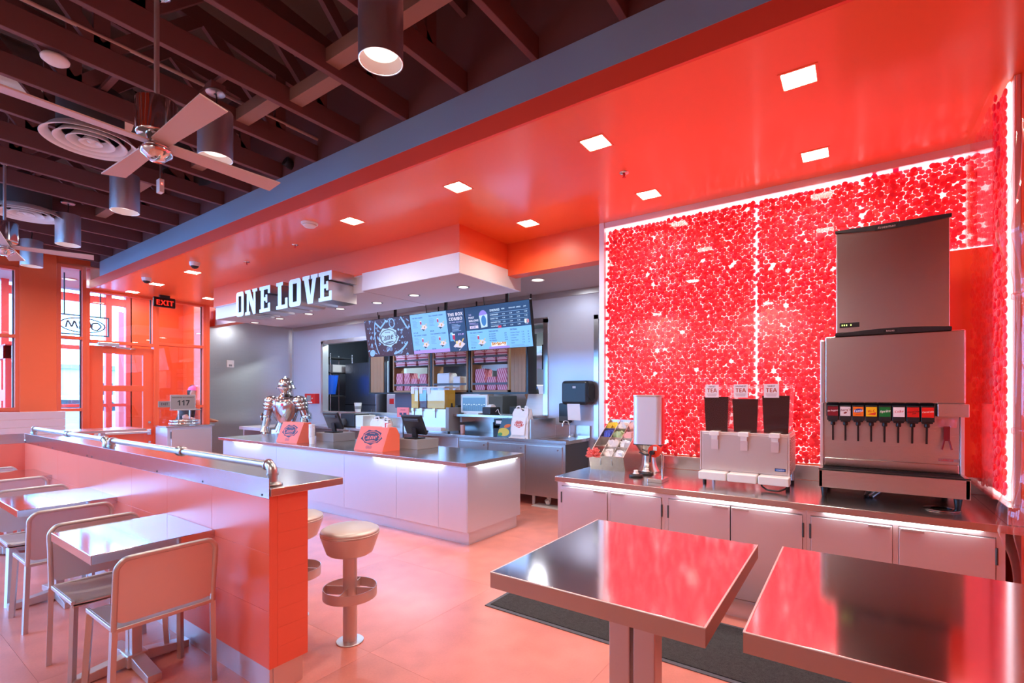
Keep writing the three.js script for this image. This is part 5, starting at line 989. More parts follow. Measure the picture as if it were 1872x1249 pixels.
  // kitchen lamps
  [[-8.2, -7.3], [-5.6, -7.3], [-3.6, -7.2]].forEach(([x, z], i) => { const l = thing('kitchen_light', 'long flat kitchen ceiling light, ' + ['left', 'middle', 'right'][i] + ' of three', 'light', [x, 3.0, z], 0, 'kitchen ceiling lights'); part('frame', [B(-0.62, 0.62, -0.02, 0, -0.17, -0.15), B(-0.62, 0.62, -0.02, 0, 0.15, 0.17), B(-0.62, -0.6, -0.02, 0, -0.15, 0.15), B(0.6, 0.62, -0.02, 0, -0.15, 0.15)], M.plasticWhite, l); part('lamp_lens', B(-0.6, 0.6, -0.012, 0, -0.15, 0.15), M.glow([0.85, 0.95, 1], 2.5), l); areaLight(1.2, 0.3, [x, 2.985, z], [x, 0, z + 0.0001], [0.75, 0.92, 1], 30); });
}

// ---------- bar top, rail, stools ----------
{
  const t = thing('bar_worktop', 'long steel bar top on the orange half wall', 'worktop');
  part('slab', B(-7.46, -2.43, 1.027, 1.067, -1.765, -1.336, 0.003), M.steelTop, t);
  const hand = [[-7.42, -5.09, 'far pipe foot rail on the bar top, left of the elbow pair'], [-4.98, -2.53, 'near pipe rail on the bar top ending at the counter corner']];
  hand.forEach(([a, b, l]) => {
    const r = thing('pipe_rail', l, 'pipe rail', [0, 1.067, 0], 0, 'galvanized pipe rails'), y = 0.105, z = -1.40, e = 0.045;
    part('pipe', rod([a + e, y, z], [b - e, y, z], 0.021, 20), M.galv, r);
    const mid = (a + b) / 2 + 0.1; part('coupling', [lathe([[0.022, -0.04], [0.03, -0.038], [0.032, -0.028], [0.026, -0.02], [0.026, 0.02], [0.032, 0.028], [0.03, 0.038], [0.022, 0.04]], 24, [mid, y, z], [0, 0, PI / 2])], M.galv, r);
    for (const [x, s] of [[a, 1], [b, -1]]) {
      const arc = []; for (let i = 0; i <= 8; i++) { const q = i / 8 * PI / 2; arc.push([x + s * e * (1 - Math.cos(q)), y - e + e * Math.sin(q), z]); }
      const k = part('elbow', [tube(arc, 0.027, 20, 16), cyl(0.031, 0.031, 0.014, [x + s * e, y, z], [0, 0, PI / 2]), cyl(0.031, 0.031, 0.014, [x, y - e, z])], M.galv, r);
      part('flange', [cyl(0.024, 0.024, y - e, [x, (y - e) / 2, z]), lathe([[0, 0], [0.048, 0], [0.05, 0.006], [0.046, 0.012], [0.03, 0.02], [0, 0.02]], 28, [x, 0, z])], M.galv, k);
    }
  });
}
function stool(label, x, z) {
  const t = thing('bar_stool', label, 'bar stool', [x, 0, z], 0, 'round fixed bar stools');
  part('base_plate', lathe([[0, 0], [0.082, 0], [0.084, 0.004], [0.08, 0.008], [0, 0.01]], 36), M.galv, t);
  part('post', cyl(0.043, 0.043, 0.59, [0, 0.30, 0], [0, 0, 0], 32), M.alu, t);
  part('seat_shell', lathe([[0, 0.555], [0.125, 0.555], [0.14, 0.565], [0.178, 0.675], [0.178, 0.68], [0, 0.68]], 48), M.alu, t);
  const c = part('cushion', lathe([[0, 0.725], [0.08, 0.724], [0.15, 0.717], [0.174, 0.704], [0.178, 0.692], [0.172, 0.683], [0, 0.683]], 48), M.vinyl, t);
  part('piping', XF(new THREE.TorusGeometry(0.1755, 0.005, 8, 48), [0, 0.684, 0], [PI / 2, 0, 0]), M.vinyl, c);
  part('foot_ring', lathe([[0.158, 0.285], [0.163, 0.285], [0.163, 0.345], [0.158, 0.345], [0.158, 0.285]], 56), M.alu, t);
  for (let k = 0; k < 4; k++) part('spoke', XF(B(0.04, 0.159, 0.288, 0.342, -0.002, 0.002), [0, 0, 0], [0, 0.5 + k * PI / 2, 0]), M.alu, t);
}
stool('round bar stool with a pale vinyl seat standing clear of the half wall', -2.592, -1.933);
stool('round bar stool half hidden behind the end of the half wall', -3.19, -1.933);

// ---------- dining tables and chairs ----------
const topMat = M.tableTop;
function diningTable(label, x, z) {
  const t = thing('dining_table', label, 'table', [x, 0, z], 0, 'small steel dining tables along the half wall');
  part('table_top', B(-0.345, 0.345, 0.717, 0.765, -0.282, 0.282, 0.004), topMat, t);
  part('post', [B(-0.052, -0.008, 0.06, 0.717, -0.025, 0.025, 0.004), B(0.008, 0.052, 0.06, 0.717, -0.025, 0.025, 0.004)], M.alu, t);
  part('spider', B(-0.2, 0.2, 0.705, 0.717, -0.16, 0.16), M.grey, t);
  for (let k = 0; k < 4; k++) { const L = k % 2 ? 0.27 : 0.30; part('foot', XF(extr(shp([[0.03, 0.02], [L, 0.005], [L, 0.04], [0.03, 0.075]]), 0.06, 0.003), [0, 0, 0], [0, k * PI / 2, 0]).translate(k === 1 ? -0.03 : k === 3 ? 0.03 : 0, 0, k === 0 ? -0.03 : k === 2 ? 0.03 : 0), M.alu, t); }
  part('foot_hub', B(-0.065, 0.065, 0.015, 0.085, -0.05, 0.05, 0.006), M.alu, t);
}
diningTable('nearest small steel dining table reflecting blue window light', -3.38, -1.054);
diningTable('second small steel dining table from the front, against the half wall', -4.96, -1.07);
diningTable('farthest small steel dining table, red reflecting top', -6.74, -1.09);
function chairAt(label, x, z, ry, first) {
  const t = thing('metal_chair', label, 'chair', [x, 0, z], ry, 'brushed aluminium dining chairs');
  // local: back at +x, sitter looks to -x
  const W = 0.215;
  const bs = rrect(0.424, 0.31, 0.05); const g = extr(bs, 0.004, 0.001); g.rotateY(PI / 2); g.rotateZ(-0.10); g.translate(0.213, 0.622, 0);
  part('backrest', g, M.steelSoft, t);
  const path = [[0.19, 0.0, -W - 0.015], [0.192, 0.2, -W - 0.005], [0.195, 0.44, -W], [0.215, 0.62, -W], [0.231, 0.735, -W], [0.235, 0.765, -W + 0.018], [0.237, 0.78, -W + 0.05], [0.237, 0.78, W - 0.05], [0.235, 0.765, W - 0.018], [0.231, 0.735, W], [0.215, 0.62, W], [0.195, 0.44, W], [0.192, 0.2, W + 0.005], [0.19, 0.0, W + 0.015]];
  part('back_frame', tube(path.slice(2, 12), 0.013, 80, 10), M.alu, t);
  for (const s of [-1, 1]) { part('leg', bar([0.195, 0.44, s * W], [0.185, 0, s * (W + 0.012)], 0.024, 0.024), M.alu, t); part('leg', [bar([-0.185, 0.425, s * (W - 0.012)], [-0.215, 0, s * (W + 0.005)], 0.026, 0.024)], M.alu, t); }
  const n = 10, sg = new THREE.BoxGeometry(0.40, 0.008, 2 * W - 0.01, n, 1, n), p = sg.attributes.position;
  for (let i = 0; i < p.count; i++) { const u = p.getX(i) / 0.2, v = p.getZ(i) / W; p.setY(i, p.getY(i) - 0.018 * (1 - v * v) * (u > -0.8 ? 1 : 0.5) - (u < -0.85 ? 0.02 : 0)); }
  sg.computeVertexNormals(); sg.translate(0, 0.45, 0);
  part('seat', sg, M.steelSoft, t);
  part('seat_rail', [B(-0.2, 0.2, 0.43, 0.452, -W - 0.004, -W + 0.014, 0.004), B(-0.2, 0.2, 0.43, 0.452, W - 0.014, W + 0.004, 0.004), B(-0.2, -0.18, 0.415, 0.44, -W, W, 0.006), B(0.185, 0.205, 0.43, 0.45, -W, W, 0.004)], M.alu, t);
  return t;
}
chairAt('nearest metal chair, its back to the camera, at the near table', -3.03, -1.02, 0);
chairAt('metal chair facing the camera across the near table', -3.585, -1.0, PI);
chairAt('metal chair at the second table with its back to the near table', -4.57, -1.01, 0);
chairAt('metal chair on the far side of the second table', -5.26, -1.03, PI);
chairAt('metal chair with bronze tinted back at the farthest table', -6.42, -1.04, 0);
chairAt('metal chair behind the farthest table', -7.02, -1.02, PI);
// ---------- high tables in front ----------
function highTable(label, x, z) {
  const t = thing('high_table', label, 'high table', [x, 0, z], 0, 'steel high tables');
  part('table_top', B(-0.30, 0.30, 0.982, 1.03, -0.367, 0.367, 0.004), topMat, t);
  part('edge_highlight', [B(-0.302, 0.302, 1.0265, 1.0302, 0.3635, 0.3695, 0.0015), B(0.2965, 0.3025, 1.0265, 1.0302, -0.366, 0.3635, 0.0015), B(-0.3025, -0.2965, 1.0265, 1.0302, -0.366, 0.3635, 0.0015)], M.steelSoft, t);  // thin brighter strip added as the highlight along the top edges
  part('edge_band', [B(-0.301, 0.301, 0.984, 1.026, 0.3665, 0.368), B(0.2995, 0.301, 0.984, 1.026, -0.366, 0.366), B(-0.301, -0.2995, 0.984, 1.026, -0.366, 0.366)], M.tableEdge, t);
  part('post', [B(-0.075, -0.006, 0.06, 0.982, -0.035, 0.035, 0.004), B(0.006, 0.075, 0.06, 0.982, -0.035, 0.035, 0.004)], M.alu, t);
  part('foot', [B(-0.32, 0.32, 0.0, 0.06, -0.04, 0.04, 0.01), B(-0.04, 0.04, 0.0, 0.06, -0.34, 0.34, 0.01)], M.alu, t);
}
highTable('high steel table in front with the red wall mirrored in its top', -0.571, -1.505);
highTable('high steel table at the lower right, cut by the picture edge', 0.103, -1.535);
// ---------- by the entrance ----------
{
  const t = thing('ribbed_bench', 'grey ribbed bench back along the end wall windows', 'bench', [0, 0, 0]);
  for (let k = 0; k < 5; k++) part('slat', B(-9.95, -9.90, 0.72 + k * 0.115, 0.832 + k * 0.115, -2.22, 1.2, 0.004), M.steelSoft, t);
  part('frame', [B(-10.0, -9.95, 0, 1.29, -2.2, -2.1), B(-10.0, -9.95, 0, 1.29, 1.0, 1.1), B(-9.95, -9.5, 0.42, 0.46, -2.2, 1.2)], M.steelSoft, t);
  const tb = thing('bench_table', 'thin steel tabletop seen edge on beyond the bar', 'table', [-8.75, 0, -2.35]);
  part('table_top', B(-0.33, 0.33, 1.02, 1.055, -0.42, 0.42, 0.003), M.steelTop, tb); part('post', cyl(0.04, 0.04, 1.0, [0, 0.52, 0]), M.alu, tb); part('foot', lathe([[0, 0], [0.25, 0], [0.25, 0.01], [0.05, 0.03], [0, 0.03]], 30), M.alu, tb);
  const s = thing('waste_cabinet', 'steel waste cabinet with a tray ledge beside the entrance', 'cabinet', [-9.95, 0, -3.86]);
  part('body', B(-0.25, 0.25, 0, 0.97, -0.36, 0.36, 0.004), M.steelFront, s); part('door', B(0.25, 0.262, 0.06, 0.93, -0.34, 0.30, 0.003), M.steelSoft, s); part('top', B(-0.27, 0.28, 0.97, 0.995, -0.39, 0.39, 0.003), M.steelTop, s); part('hinge', rod([0.262, 0.78, 0.305], [0.262, 0.9, 0.305], 0.007, 8), M.darkGrey, s);
  const r = thing('tray_holder', 'chrome tray holder on the waste cabinet', 'tray holder', [-9.95, 0.995, -3.86]);
  part('ring', [XF(new THREE.TorusGeometry(0.16, 0.02, 10, 36), [0, 0.08, 0.0], [PI / 2, 0, 0]).scale(1, 1, 1.3), XF(new THREE.TorusGeometry(0.17, 0.02, 10, 36), [0, 0.03, 0.0], [PI / 2, 0, 0]).scale(1, 1, 1.3)], M.chrome, r);
  part('post', [rod([0, 0.08, -0.09], [0, 0.27, -0.09], 0.015), rod([0, 0.08, 0.09], [0, 0.27, 0.09], 0.015)], M.chrome, r); part('plate', B(-0.1, 0.1, 0.265, 0.285, -0.24, 0.2, 0.004), M.steel, r);
  const occ = canvas(256, 160, (g, w, h) => { g.fillStyle = '#8f7d76'; g.fillRect(0, 0, w, h); txt(g, 'MAXIMUM OCCUPANCY', 128, 32, 'bold 20px sans-serif', '#3a2e2c', 'center'); txt(g, '117', 132, 116, 'bold 82px sans-serif', '#1a1416', 'center'); });
  const p = thing('occupancy_sign', 'grey plate sign reading maximum occupancy 117 on the glass', 'sign', [XE + 0.035, 1.40, -3.96], PI / 2);
  part('plate', B(-0.21, 0.21, -0.14, 0.14, 0, 0.006), M.steelSoft, p); part('print', face(0.405, 0.262, [0, 0.0, 0.0065]), printed(occ, 0.5), p, true);
  const ex = canvas(160, 80, (g, w, h) => { g.fillStyle = '#83716b'; g.fillRect(0, 0, w, h); txt(g, 'EXIT', 80, 54, 'bold 46px sans-serif', '#1a1416', 'center'); });
  const q = thing('exit_plate', 'small grey plate reading exit beside the occupancy sign', 'sign', [XE + 0.035, 1.37, -3.66], PI / 2);
  part('plate', B(-0.1, 0.1, -0.055, 0.055, 0, 0.005), M.steelSoft, q); part('print', face(0.19, 0.105, [0, 0, 0.0055]), printed(ex, 0.5), q, true);
}
// hanging neon sign behind the glass, seen from inside
{
  const t = thing('neon_sign', 'hanging oval window sign seen reversed from inside above the door', 'neon sign', [-10.62, 2.71, -2.60], PI / 2); t.scale.set(0.84, 0.8, 0.84);
  const blue = mat([0.03, 0.12, 0.2], 0.4);
  part('frame', [B(-0.42, 0.42, -0.21, -0.185, -0.015, 0.015), B(-0.42, 0.42, 0.185, 0.21, -0.015, 0.015), B(-0.42, -0.395, -0.185, 0.185, -0.015, 0.015), B(0.395, 0.42, -0.185, 0.185, -0.015, 0.015)], blue, t);
  part('hanger', [rod([-0.28, 0.2, 0], [-0.28, 1.05, 0], 0.012), rod([0.28, 0.2, 0], [0.28, 1.05, 0], 0.012)], blue, t);
  const oval = []; for (let i = 0; i < 32; i++) oval.push([0.35 * Math.cos(i / 16 * PI), 0.15 * Math.sin(i / 16 * PI), 0.0]);
  part('oval_tube', tube(oval, 0.012, 80, 8, true), blue, t);
  const L = { M: [[-0.26, -0.07], [-0.23, 0.08], [-0.17, -0.05], [-0.13, 0.08], [-0.08, -0.07]], E: [[0.02, 0.08], [-0.05, 0.07], [-0.04, 0.0], [0.01, 0.0], [-0.04, 0.0], [-0.05, -0.08], [0.03, -0.08]], A: [[0.06, -0.08], [0.1, 0.08], [0.13, -0.03], [0.08, -0.01]], O: [[0.24, 0.07], [0.15, 0.05], [0.14, -0.06], [0.22, -0.09], [0.29, 0.0], [0.24, 0.07]] };
  for (const k of Object.keys(L)) part('letter_tube', tube(L[k].map(([x, y]) => [x, y, 0.006]), 0.014, 40, 8), blue, t);
}

// ---------- figures ----------
const sdCap = (p, a, b, ra, rb) => { const bx_ = b[0] - a[0], by = b[1] - a[1], bz = b[2] - a[2], px = p[0] - a[0], py = p[1] - a[1], pz = p[2] - a[2]; const h = Math.max(0, Math.min(1, (px * bx_ + py * by + pz * bz) / (bx_ * bx_ + by * by + bz * bz || 1))); return Math.hypot(px - bx_ * h, py - by * h, pz - bz * h) - (ra + (rb - ra) * h); };
function blob(bones, k = 0.03, n = 64) {   // smooth union of tapered capsules, meshed as one surface
  let lo = [1e9, 1e9, 1e9], hi = [-1e9, -1e9, -1e9];
  for (const [a, b, ra, rb] of bones) for (let i = 0; i < 3; i++) { lo[i] = Math.min(lo[i], a[i] - ra, b[i] - rb); hi[i] = Math.max(hi[i], a[i] + ra, b[i] + rb); }
  const size = Math.max(...hi.map((v, i) => v - lo[i])) * 1.16, c = hi.map((v, i) => (v + lo[i]) / 2);
  const mc = new MarchingCubes(n, new THREE.MeshStandardMaterial(), false, false, 400000); mc.isolation = 0;
  for (let z = 0; z < n; z++) for (let y = 0; y < n; y++) for (let x = 0; x < n; x++) {
    const p = [x, y, z].map((v, i) => c[i] + ((v - n / 2) / (n / 2)) * size / 2); let d = 1e9;
    for (const [a, b, ra, rb] of bones) { const e = sdCap(p, a, b, ra, rb), h = Math.max(k - Math.abs(d - e), 0) / k; d = Math.min(d, e) - h * h * k * 0.25; }
    mc.field[x + y * n + z * n * n] = -d;
  }
  mc.update();
  const g = new THREE.BufferGeometry(), cnt = mc.count;
  g.setAttribute('position', new THREE.BufferAttribute(mc.positionArray.slice(0, cnt * 3), 3));
  g.setAttribute('normal', new THREE.BufferAttribute(mc.normalArray.slice(0, cnt * 3), 3));
  g.scale(size / 2, size / 2, size / 2); g.translate(...c);
  return g;
}
const skin = mat([0.42, 0.2, 0.12], 0.6), skinPale = mat([0.62, 0.36, 0.26], 0.6);
function arm(sh, el, wr, tip) { const d = [0, 1, 2].map((i) => (tip[i] - wr[i])); return [[sh, el, 0.055, 0.043], [el, wr, 0.042, 0.03], [wr, [wr[0] + d[0] * .5, wr[1] + d[1] * .5, wr[2] + d[2] * .5], 0.035, 0.034], ...[-0.027, -0.009, 0.009, 0.027].map((o, i) => [[wr[0] + d[0] * .45 + o, wr[1] + d[1] * .45, wr[2] + d[2] * .45], [tip[0] + o * 1.2, tip[1] + (i === 0 || i === 3 ? 0.012 : 0), tip[2]], 0.0095, 0.008]), [[wr[0] + d[0] * .2, wr[1] + d[1] * .2, wr[2] + d[2] * .2 + 0.02], [wr[0] + d[0] * .6 + 0.03, wr[1] + d[1] * .6, wr[2] + d[2] * .6 + 0.035], 0.011, 0.009]]; }
function person(label, pos, ry, { shirt, cap, skinM, bend = 0.15, trousers }) {
  const t = thing('person', label, 'person', pos, ry);
  const b = bend, hd = [0, 1.55, b + 0.05];
  part('body', blob([[[0, 0.95, 0], [0, 1.32, b * 0.8], 0.15, 0.155], [[-0.14, 1.37, b * .85], [0.14, 1.37, b * .85], 0.07, 0.07], [[0, 1.36, b * .9], [0, 1.47, b + .02], 0.055, 0.05],
    [[-0.09, 0.92, 0], [-0.1, 0.5, 0.02], 0.095, 0.07], [[-0.1, 0.5, 0.02], [-0.1, 0.08, 0], 0.066, 0.045], [[-0.1, 0.05, 0], [-0.1, 0.04, 0.16], 0.045, 0.04], [[0.09, 0.92, 0], [0.1, 0.5, 0.02], 0.095, 0.07], [[0.1, 0.5, 0.02], [0.1, 0.08, 0], 0.066, 0.045], [[0.1, 0.05, 0], [0.1, 0.04, 0.16], 0.045, 0.04],
    ...arm([-0.19, 1.36, b * .85], [-0.24, 1.1, b + .05], [-0.17, 1.02, b + .28], [-0.14, 1.0, b + .44]), ...arm([0.19, 1.36, b * .85], [0.24, 1.1, b + .05], [0.17, 1.02, b + .28], [0.14, 1.0, b + .44]),
    [hd, [0, 1.62, b + .05], 0.082, 0.088], [[0, 1.52, b + .11], [0, 1.50, b + .1], 0.04, 0.04], [[0, 1.57, b + .125], [0, 1.545, b + .145], 0.012, 0.016], [[-0.085, 1.57, b + .05], [-0.09, 1.55, b + .05], 0.014, 0.012], [[0.085, 1.57, b + .05], [0.09, 1.55, b + .05], 0.014, 0.012]], 0.025, 110), skinM, t);
  const sh = part('shirt', blob([[[0, 0.92, 0], [0, 1.31, b * 0.8], 0.165, 0.168], [[-0.15, 1.37, b * .85], [0.15, 1.37, b * .85], 0.078, 0.078], [[-0.19, 1.36, b * .85], [-0.225, 1.17, b + .02], 0.068, 0.062], [[0.19, 1.36, b * .85], [0.225, 1.17, b + .02], 0.068, 0.062]], 0.03, 64), shirt, t);
  part('trousers', blob([[[0, 0.94, 0], [0, 0.98, 0], 0.166, 0.166], [[-0.09, 0.92, 0], [-0.1, 0.5, 0.02], 0.107, 0.083], [[-0.1, 0.5, 0.02], [-0.1, 0.1, 0], 0.082, 0.066], [[0.09, 0.92, 0], [0.1, 0.5, 0.02], 0.107, 0.083], [[0.1, 0.5, 0.02], [0.1, 0.1, 0], 0.082, 0.066]], 0.02, 56), trousers, t);
  part('shoes', blob([[[-0.1, 0.05, -0.03], [-0.1, 0.045, 0.18], 0.055, 0.048], [[0.1, 0.05, -0.03], [0.1, 0.045, 0.18], 0.055, 0.048]], 0.01, 40), M.blackSoft, t);
  const hair = part('hair', blob([[[0, 1.60, b + .01], [0, 1.65, b + .035], 0.088, 0.09], [[0, 1.55, b - .03], [0, 1.48, b - .04], 0.055, 0.04]], 0.02, 40), M.blackSoft, t);
  const c = part('cap', [XF(new THREE.SphereGeometry(0.106, 24, 10, 0, 2 * PI, 0, PI / 2), [0, 1.63, b + .045]), XF(new THREE.CylinderGeometry(0.085, 0.085, 0.01, 24, 1, false, -PI / 2, PI).scale(1, 1, 1.25), [0, 1.632, b + .115], [0.12, 0, 0])], cap, t);
  part('eye', [-0.032, 0.032].map((x) => ell(0.011, 0.007, 0.006, [x, 1.588, b + .131])), M.black, t);
  part('mouth', ell(0.022, 0.004, 0.005, [0, 1.518, b + .143]), mat([0.4, 0.1, 0.09], 0.6), t);
  return t;
}
person('kitchen worker in a blue cap and dark red shirt bending behind the serving opening', [-4.22, 0, -7.05], -0.7, { shirt: mat([0.03, 0.015, 0.02], 0.8), cap: mat([0.03, 0.14, 0.5], 0.7), skinM: skin, bend: 0.22, trousers: M.blackSoft });
person('figure in a pink cap and dark shirt standing in for a reflection in the right sidelight glass', [-10.98, 0, -4.26], 2.1, { shirt: mat([0.02, 0.03, 0.035], 0.8), cap: mat([0.85, 0.16, 0.42], 0.7), skinM: skinPale, bend: 0.16, trousers: M.darkGrey });  // modelled figure takes the place of a worker mirrored in the glass
// ---------- suit of armour ----------
{
  const t = thing('suit_of_armor', 'polished steel suit of armour standing behind the far sign box', 'armor', [-8.62, 0, -5.02], 0.55);
  const A = M.chrome.clone(); A.roughness = 0.16; A.color.setRGB(0.56, 0.52, 0.52); t.scale.set(1.12, 1, 1.12); 
  const Ad = M.darkGrey;
  part('helmet', [XF(new THREE.SphereGeometry(0.115, 28, 16, 0, 2 * PI, 0, PI * 0.56).scale(1, 1.15, 1.15), [0, 1.73, 0]), XF(lathe([[0.122, 0], [0.145, -0.05], [0.155, -0.07], [0.135, -0.06], [0.11, 0]], 28), [0, 1.72, -0.01]), tube([[0, 1.83, 0.09], [0, 1.875, 0.0], [0, 1.83, -0.1]], 0.012, 20, 8)], A, t);
  part('visor', [lathe([[0.06, -0.16], [0.1, -0.1], [0.112, -0.03], [0.1, -0.03]], 24, [0, 1.72, 0.012]), ], A, t);
  part('eye_slit', B(-0.07, 0.07, 1.688, 1.70, 0.09, 0.125), Ad, t);
  part('gorget', lathe([[0.075, 0.09], [0.085, 0.05], [0.13, 0.0], [0.16, -0.03], [0.15, -0.03]], 28, [0, 1.5, 0]), A, t);
  const cu = (prof, n) => lathe(prof, 32).scale(1.18, 1, 0.8);
  part('breastplate', cu([[0.10, 1.0], [0.135, 1.06], [0.175, 1.2], [0.2, 1.34], [0.19, 1.44], [0.12, 1.51], [0.06, 1.53]], 0), A, t);
  part('breast_ridge', [bar([0.17, 1.38, 0.11], [0, 1.12, 0.14], 0.016, 0.02), bar([-0.17, 1.38, 0.11], [0, 1.12, 0.14], 0.016, 0.02)], A, t);
  part('fauld', [0, 1, 2].map((k) => cu([[0.118 + k * 0.022, 1.03 - k * 0.055], [0.145 + k * 0.022, 0.96 - k * 0.055], [0.14 + k * 0.022, 0.96 - k * 0.055]], 0)), A, t);
  for (const s of [-1, 1]) {
    part('pauldron', [ell(0.125, 0.10, 0.125, [s * 0.235, 1.43, 0]), ell(0.11, 0.075, 0.115, [s * 0.265, 1.36, 0]), ell(0.09, 0.06, 0.1, [s * 0.285, 1.30, 0])], A, t);
    part('upper_arm', [rod([s * 0.27, 1.36, 0], [s * 0.325, 1.17, -0.02], 0.07, 20)], A, t);
    part('elbow_cop', [ell(0.08, 0.07, 0.08, [s * 0.335, 1.13, -0.02]), cyl(0.085, 0.085, 0.014, [s * 0.39, 1.13, -0.02], [0, 0, PI / 2], 24)], A, t);
    part('vambrace', [XF(new THREE.CylinderGeometry(0.07, 0.05, 0.2, 20), [s * 0.32, 1.005, 0.03], [-0.35, 0, s * 0.05]), XF(new THREE.CylinderGeometry(0.056, 0.08, 0.11, 20), [s * 0.31, 0.89, 0.07], [-0.35, 0, 0])], A, t);
    part('gauntlet', blob([[[s * 0.305, 0.86, 0.085], [s * 0.305, 0.78, 0.10], 0.044, 0.036], ...[-0.024, -0.008, 0.008, 0.024].map((o) => [[s * 0.305 + o, 0.78, 0.10], [s * 0.305 + o, 0.71, 0.115], 0.011, 0.009]), [[s * 0.275, 0.83, 0.1], [s * 0.255, 0.76, 0.13], 0.012, 0.01]], 0.012, 40), A, t);
    part('tasset', XF(new THREE.BoxGeometry(0.15, 0.2, 0.02), [s * 0.1, 0.80, 0.12], [-0.1, 0, 0]), A, t);
    part('leg_plate', [XF(new THREE.CylinderGeometry(0.1, 0.072, 0.38, 20), [s * 0.1, 0.66, 0]), ell(0.08, 0.07, 0.085, [s * 0.1, 0.46, 0.015]), XF(new THREE.CylinderGeometry(0.072, 0.05, 0.38, 20), [s * 0.1, 0.25, 0])], A, t);
    part('sabaton', ell(0.05, 0.045, 0.12, [s * 0.1, 0.045, 0.05]), A, t);
  }
  part('heart_badge', ell(0.025, 0.03, 0.01, [0.02, 1.36, 0.158]), mat([0.8, 0.03, 0.06], 0.4), t);
}
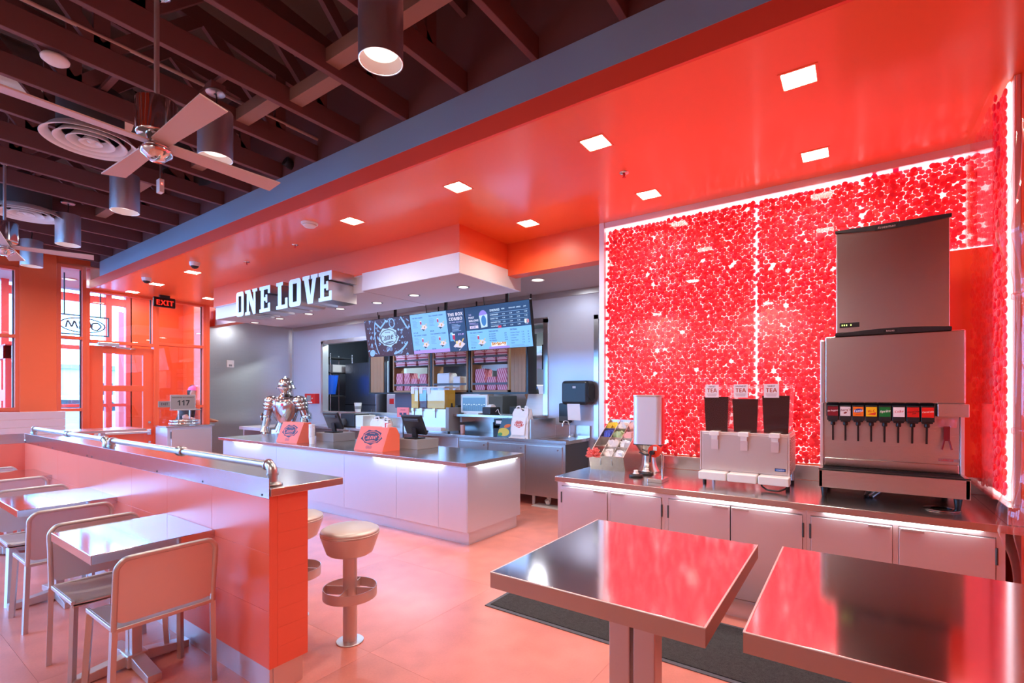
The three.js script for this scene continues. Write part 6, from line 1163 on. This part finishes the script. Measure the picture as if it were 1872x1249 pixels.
// ---------- outside ----------
{
  const gr = structure('floor_outside', 'dark asphalt ground outside');
  part('paving', [B(-60, -10.52, -0.3, -0.02, -40, 45), B(-10.52, 30, -0.3, -0.02, 1.55, 45)], mat([0.085, 0.085, 0.09], 0.9), gr);  // ground darkened so the steel band mirrors it blue instead of white
  // glazed vestibule
  const v = structure('wall_vestibule', 'pink orange frame of the outer entrance');
  const f = mat([0.85, 0.11, 0.10], 0.45), X = -12.3;
  part('post', [-1.95, -2.62, -3.05, -3.42, -3.75].map((z) => B(X - 0.12, X, 0, 3.6, z - 0.05, z + 0.05)), f, v);
  part('rail', [B(X - 0.09, X - 0.01, 2.42, 2.5, -3.70, -2.0), B(X - 0.09, X - 0.01, 1.30, 1.36, -3.70, -2.67), B(X - 0.09, X - 0.01, 3.35, 3.5, -3.70, -2.0)], f, v);
  part('side_panel', B(X - 0.1, X, 0, 3.6, -4.75, -3.78), M.orange, v); part('end_panel', B(-12.4, -10.84, 0, 3.6, -4.95, -4.75), M.orange, v);
  part('roof', [B(-12.6, -10.52, 3.6, 3.7, -4.75, 0.3)], M.plaster, v);
  part('outer_door', [B(-12.0, -10.6, 2.1, 2.32, -1.75, -1.68), B(-12.0, -11.86, 0, 2.3, -1.75, -1.68), B(-10.74, -10.6, 0, 2.3, -1.75, -1.68), B(-11.86, -10.74, 1.45, 1.62, -1.75, -1.68), B(-11.86, -10.74, 0.0, 0.85, -1.75, -1.68)], f, v);
  part('canopy_post', [B(-15.2, -14.9, 0, 3.6, -2.95, -2.65), B(-15.2, -14.95, 0, 3.6, -4.6, -4.35), B(-13.2, -12.9, 0, 3.6, -1.25, -0.95)], f, v);
  [[-11.4, -3.9, 'entrance lobby, nearest the kitchen'], [-11.4, -2.6, 'entrance lobby, above the neon sign']].forEach(([x, z, l]) => {
    const k = thing('lobby_light', 'round ceiling light in the ' + l, 'light', [x, 3.6, z], 0, 'lobby ceiling lights');
    part('rim', lathe([[0.09, 0], [0.11, -0.02], [0.115, 0], [0.09, 0]], 28), M.plasticWhite, k); part('lamp_lens', cyl(0.09, 0.09, 0.008, [0, -0.008, 0], [0, 0, 0], 28), M.lamp, k);
    areaLight(0.16, 0.16, [x, 3.58, z], [x, 0, z + 0.0001], WARM, 260);
  });
  const oc = thing('outer_door_closer', 'grey door closer on the outer door seen through the narrow window', 'door closer', [-11.2, 2.34, -1.66]); part('case', B(-0.2, 0.25, 0, 0.07, 0, 0.06, 0.01), M.galv, oc); part('arm', bar([-0.1, 0, 0.05], [0.15, -0.04, 0.14], 0.015, 0.02), M.galv, oc);
  // parked cars, lamp post, hedge
  const car = (label, pos, ry, c) => {
    const t = thing('car', label, 'car', pos, ry, 'parked cars outside');
    const s = new THREE.Shape(); s.moveTo(-2.1, 0.35); s.lineTo(2.1, 0.35); s.quadraticCurveTo(2.2, 0.75, 2.0, 0.9); s.lineTo(1.1, 1.0); s.quadraticCurveTo(0.6, 1.45, 0.0, 1.5); s.lineTo(-1.0, 1.48); s.quadraticCurveTo(-1.7, 1.2, -1.9, 1.0); s.quadraticCurveTo(-2.2, 0.9, -2.1, 0.35);
    part('body', extr(s, 1.7, 0.04, [0, 0, -0.85]), c, t);
    const w = shp([[-1.5, 1.05], [0.9, 1.05], [0.4, 1.38], [-0.95, 1.4]]); part('window', extr(w, 1.8, 0, [0, 0, -0.9]), M.black, t);
    for (const x of [-1.3, 1.3]) for (const z of [-0.86, 0.86]) { const wh = part('wheel', cyl(0.34, 0.34, 0.22, [x, 0.34, z], [PI / 2, 0, 0], 28), M.blackSoft, t); part('rim', Array.from({ length: 5 }, (_, i) => XF(B(-0.035, 0.035, 0, 0.25, -0.118, 0.118), [x, 0.34, z], [0, 0, i * 2 * PI / 5])), M.galv, wh); }
  };
  car('white car whose wheel shows through the entrance door', [-20.2, -0.02, -5.6], 0.9, mat([0.7, 0.74, 0.8], 0.3, 0, { clearcoat: 1 }));
  car('blue grey car seen through the narrow left window', [-24, -0.02, -2.6], 1.2, mat([0.22, 0.3, 0.4], 0.3, 0, { clearcoat: 1 }));
  const lp = thing('street_lamp', 'pale blue lamp post outside the narrow window', 'lamp post', [-19.5, -0.02, -3.4]); part('pole', cyl(0.07, 0.09, 6, [0, 3, 0]), mat([0.3, 0.36, 0.42], 0.5), lp); part('arm', rod([0, 5.9, 0], [0.9, 6.0, 0], 0.05), M.galv, lp);
  const hd = solo('hedge', Array.from({ length: 26 }, (_, i) => ell(rr(0.8, 1.5), rr(0.5, 0.9), rr(0.9, 1.5), [-34 + rr(-0.5, 0.5), 0.4, -22 + i * 1.5], [0, 0, 0], 10, 7)), mat([0.2, 0.24, 0.2], 1), 'low grey green hedge along the far street', 'hedge'); hd.userData.kind = 'stuff';
  const bg = thing('street_building', 'pale low building across the street', 'building', [-48, -0.02, -8]); part('wall', B(-2, 2, 0, 3.4, -12, 10), mat([0.6, 0.62, 0.66], 0.9), bg); part('roof', B(-2.2, 2.2, 3.4, 3.7, -12.2, 10.2), M.grey, bg); for (let i = 0; i < 7; i++) part('window', B(2, 2.04, 1.0, 2.4, -11 + i * 3, -9.2 + i * 3), M.black, bg);
  const sign = thing('street_sign', 'purple street sign board with white letters beyond the door', 'sign', [-22, -0.02, -7.3], PI / 2); part('post', rod([0, 0, 0], [0, 2.2, 0], 0.06), M.galv, sign); part('board', B(-0.7, 0.7, 2.2, 3.6, -0.06, 0.06), mat([0.22, 0.1, 0.3], 0.5), sign); const stx = canvas(128, 128, (g) => { g.fillStyle = '#6b4a86'; g.fillRect(0, 0, 128, 128); txt(g, 'rPI', 64, 70, 'bold 50px sans-serif', '#ffffff', 'center'); g.fillStyle = '#fff'; g.fillRect(26, 88, 76, 12); }); part('print', face(1.36, 1.36, [0, 2.9, 0.065]), printed(stx), sign, true);
}
renderer.render(scene, camera);
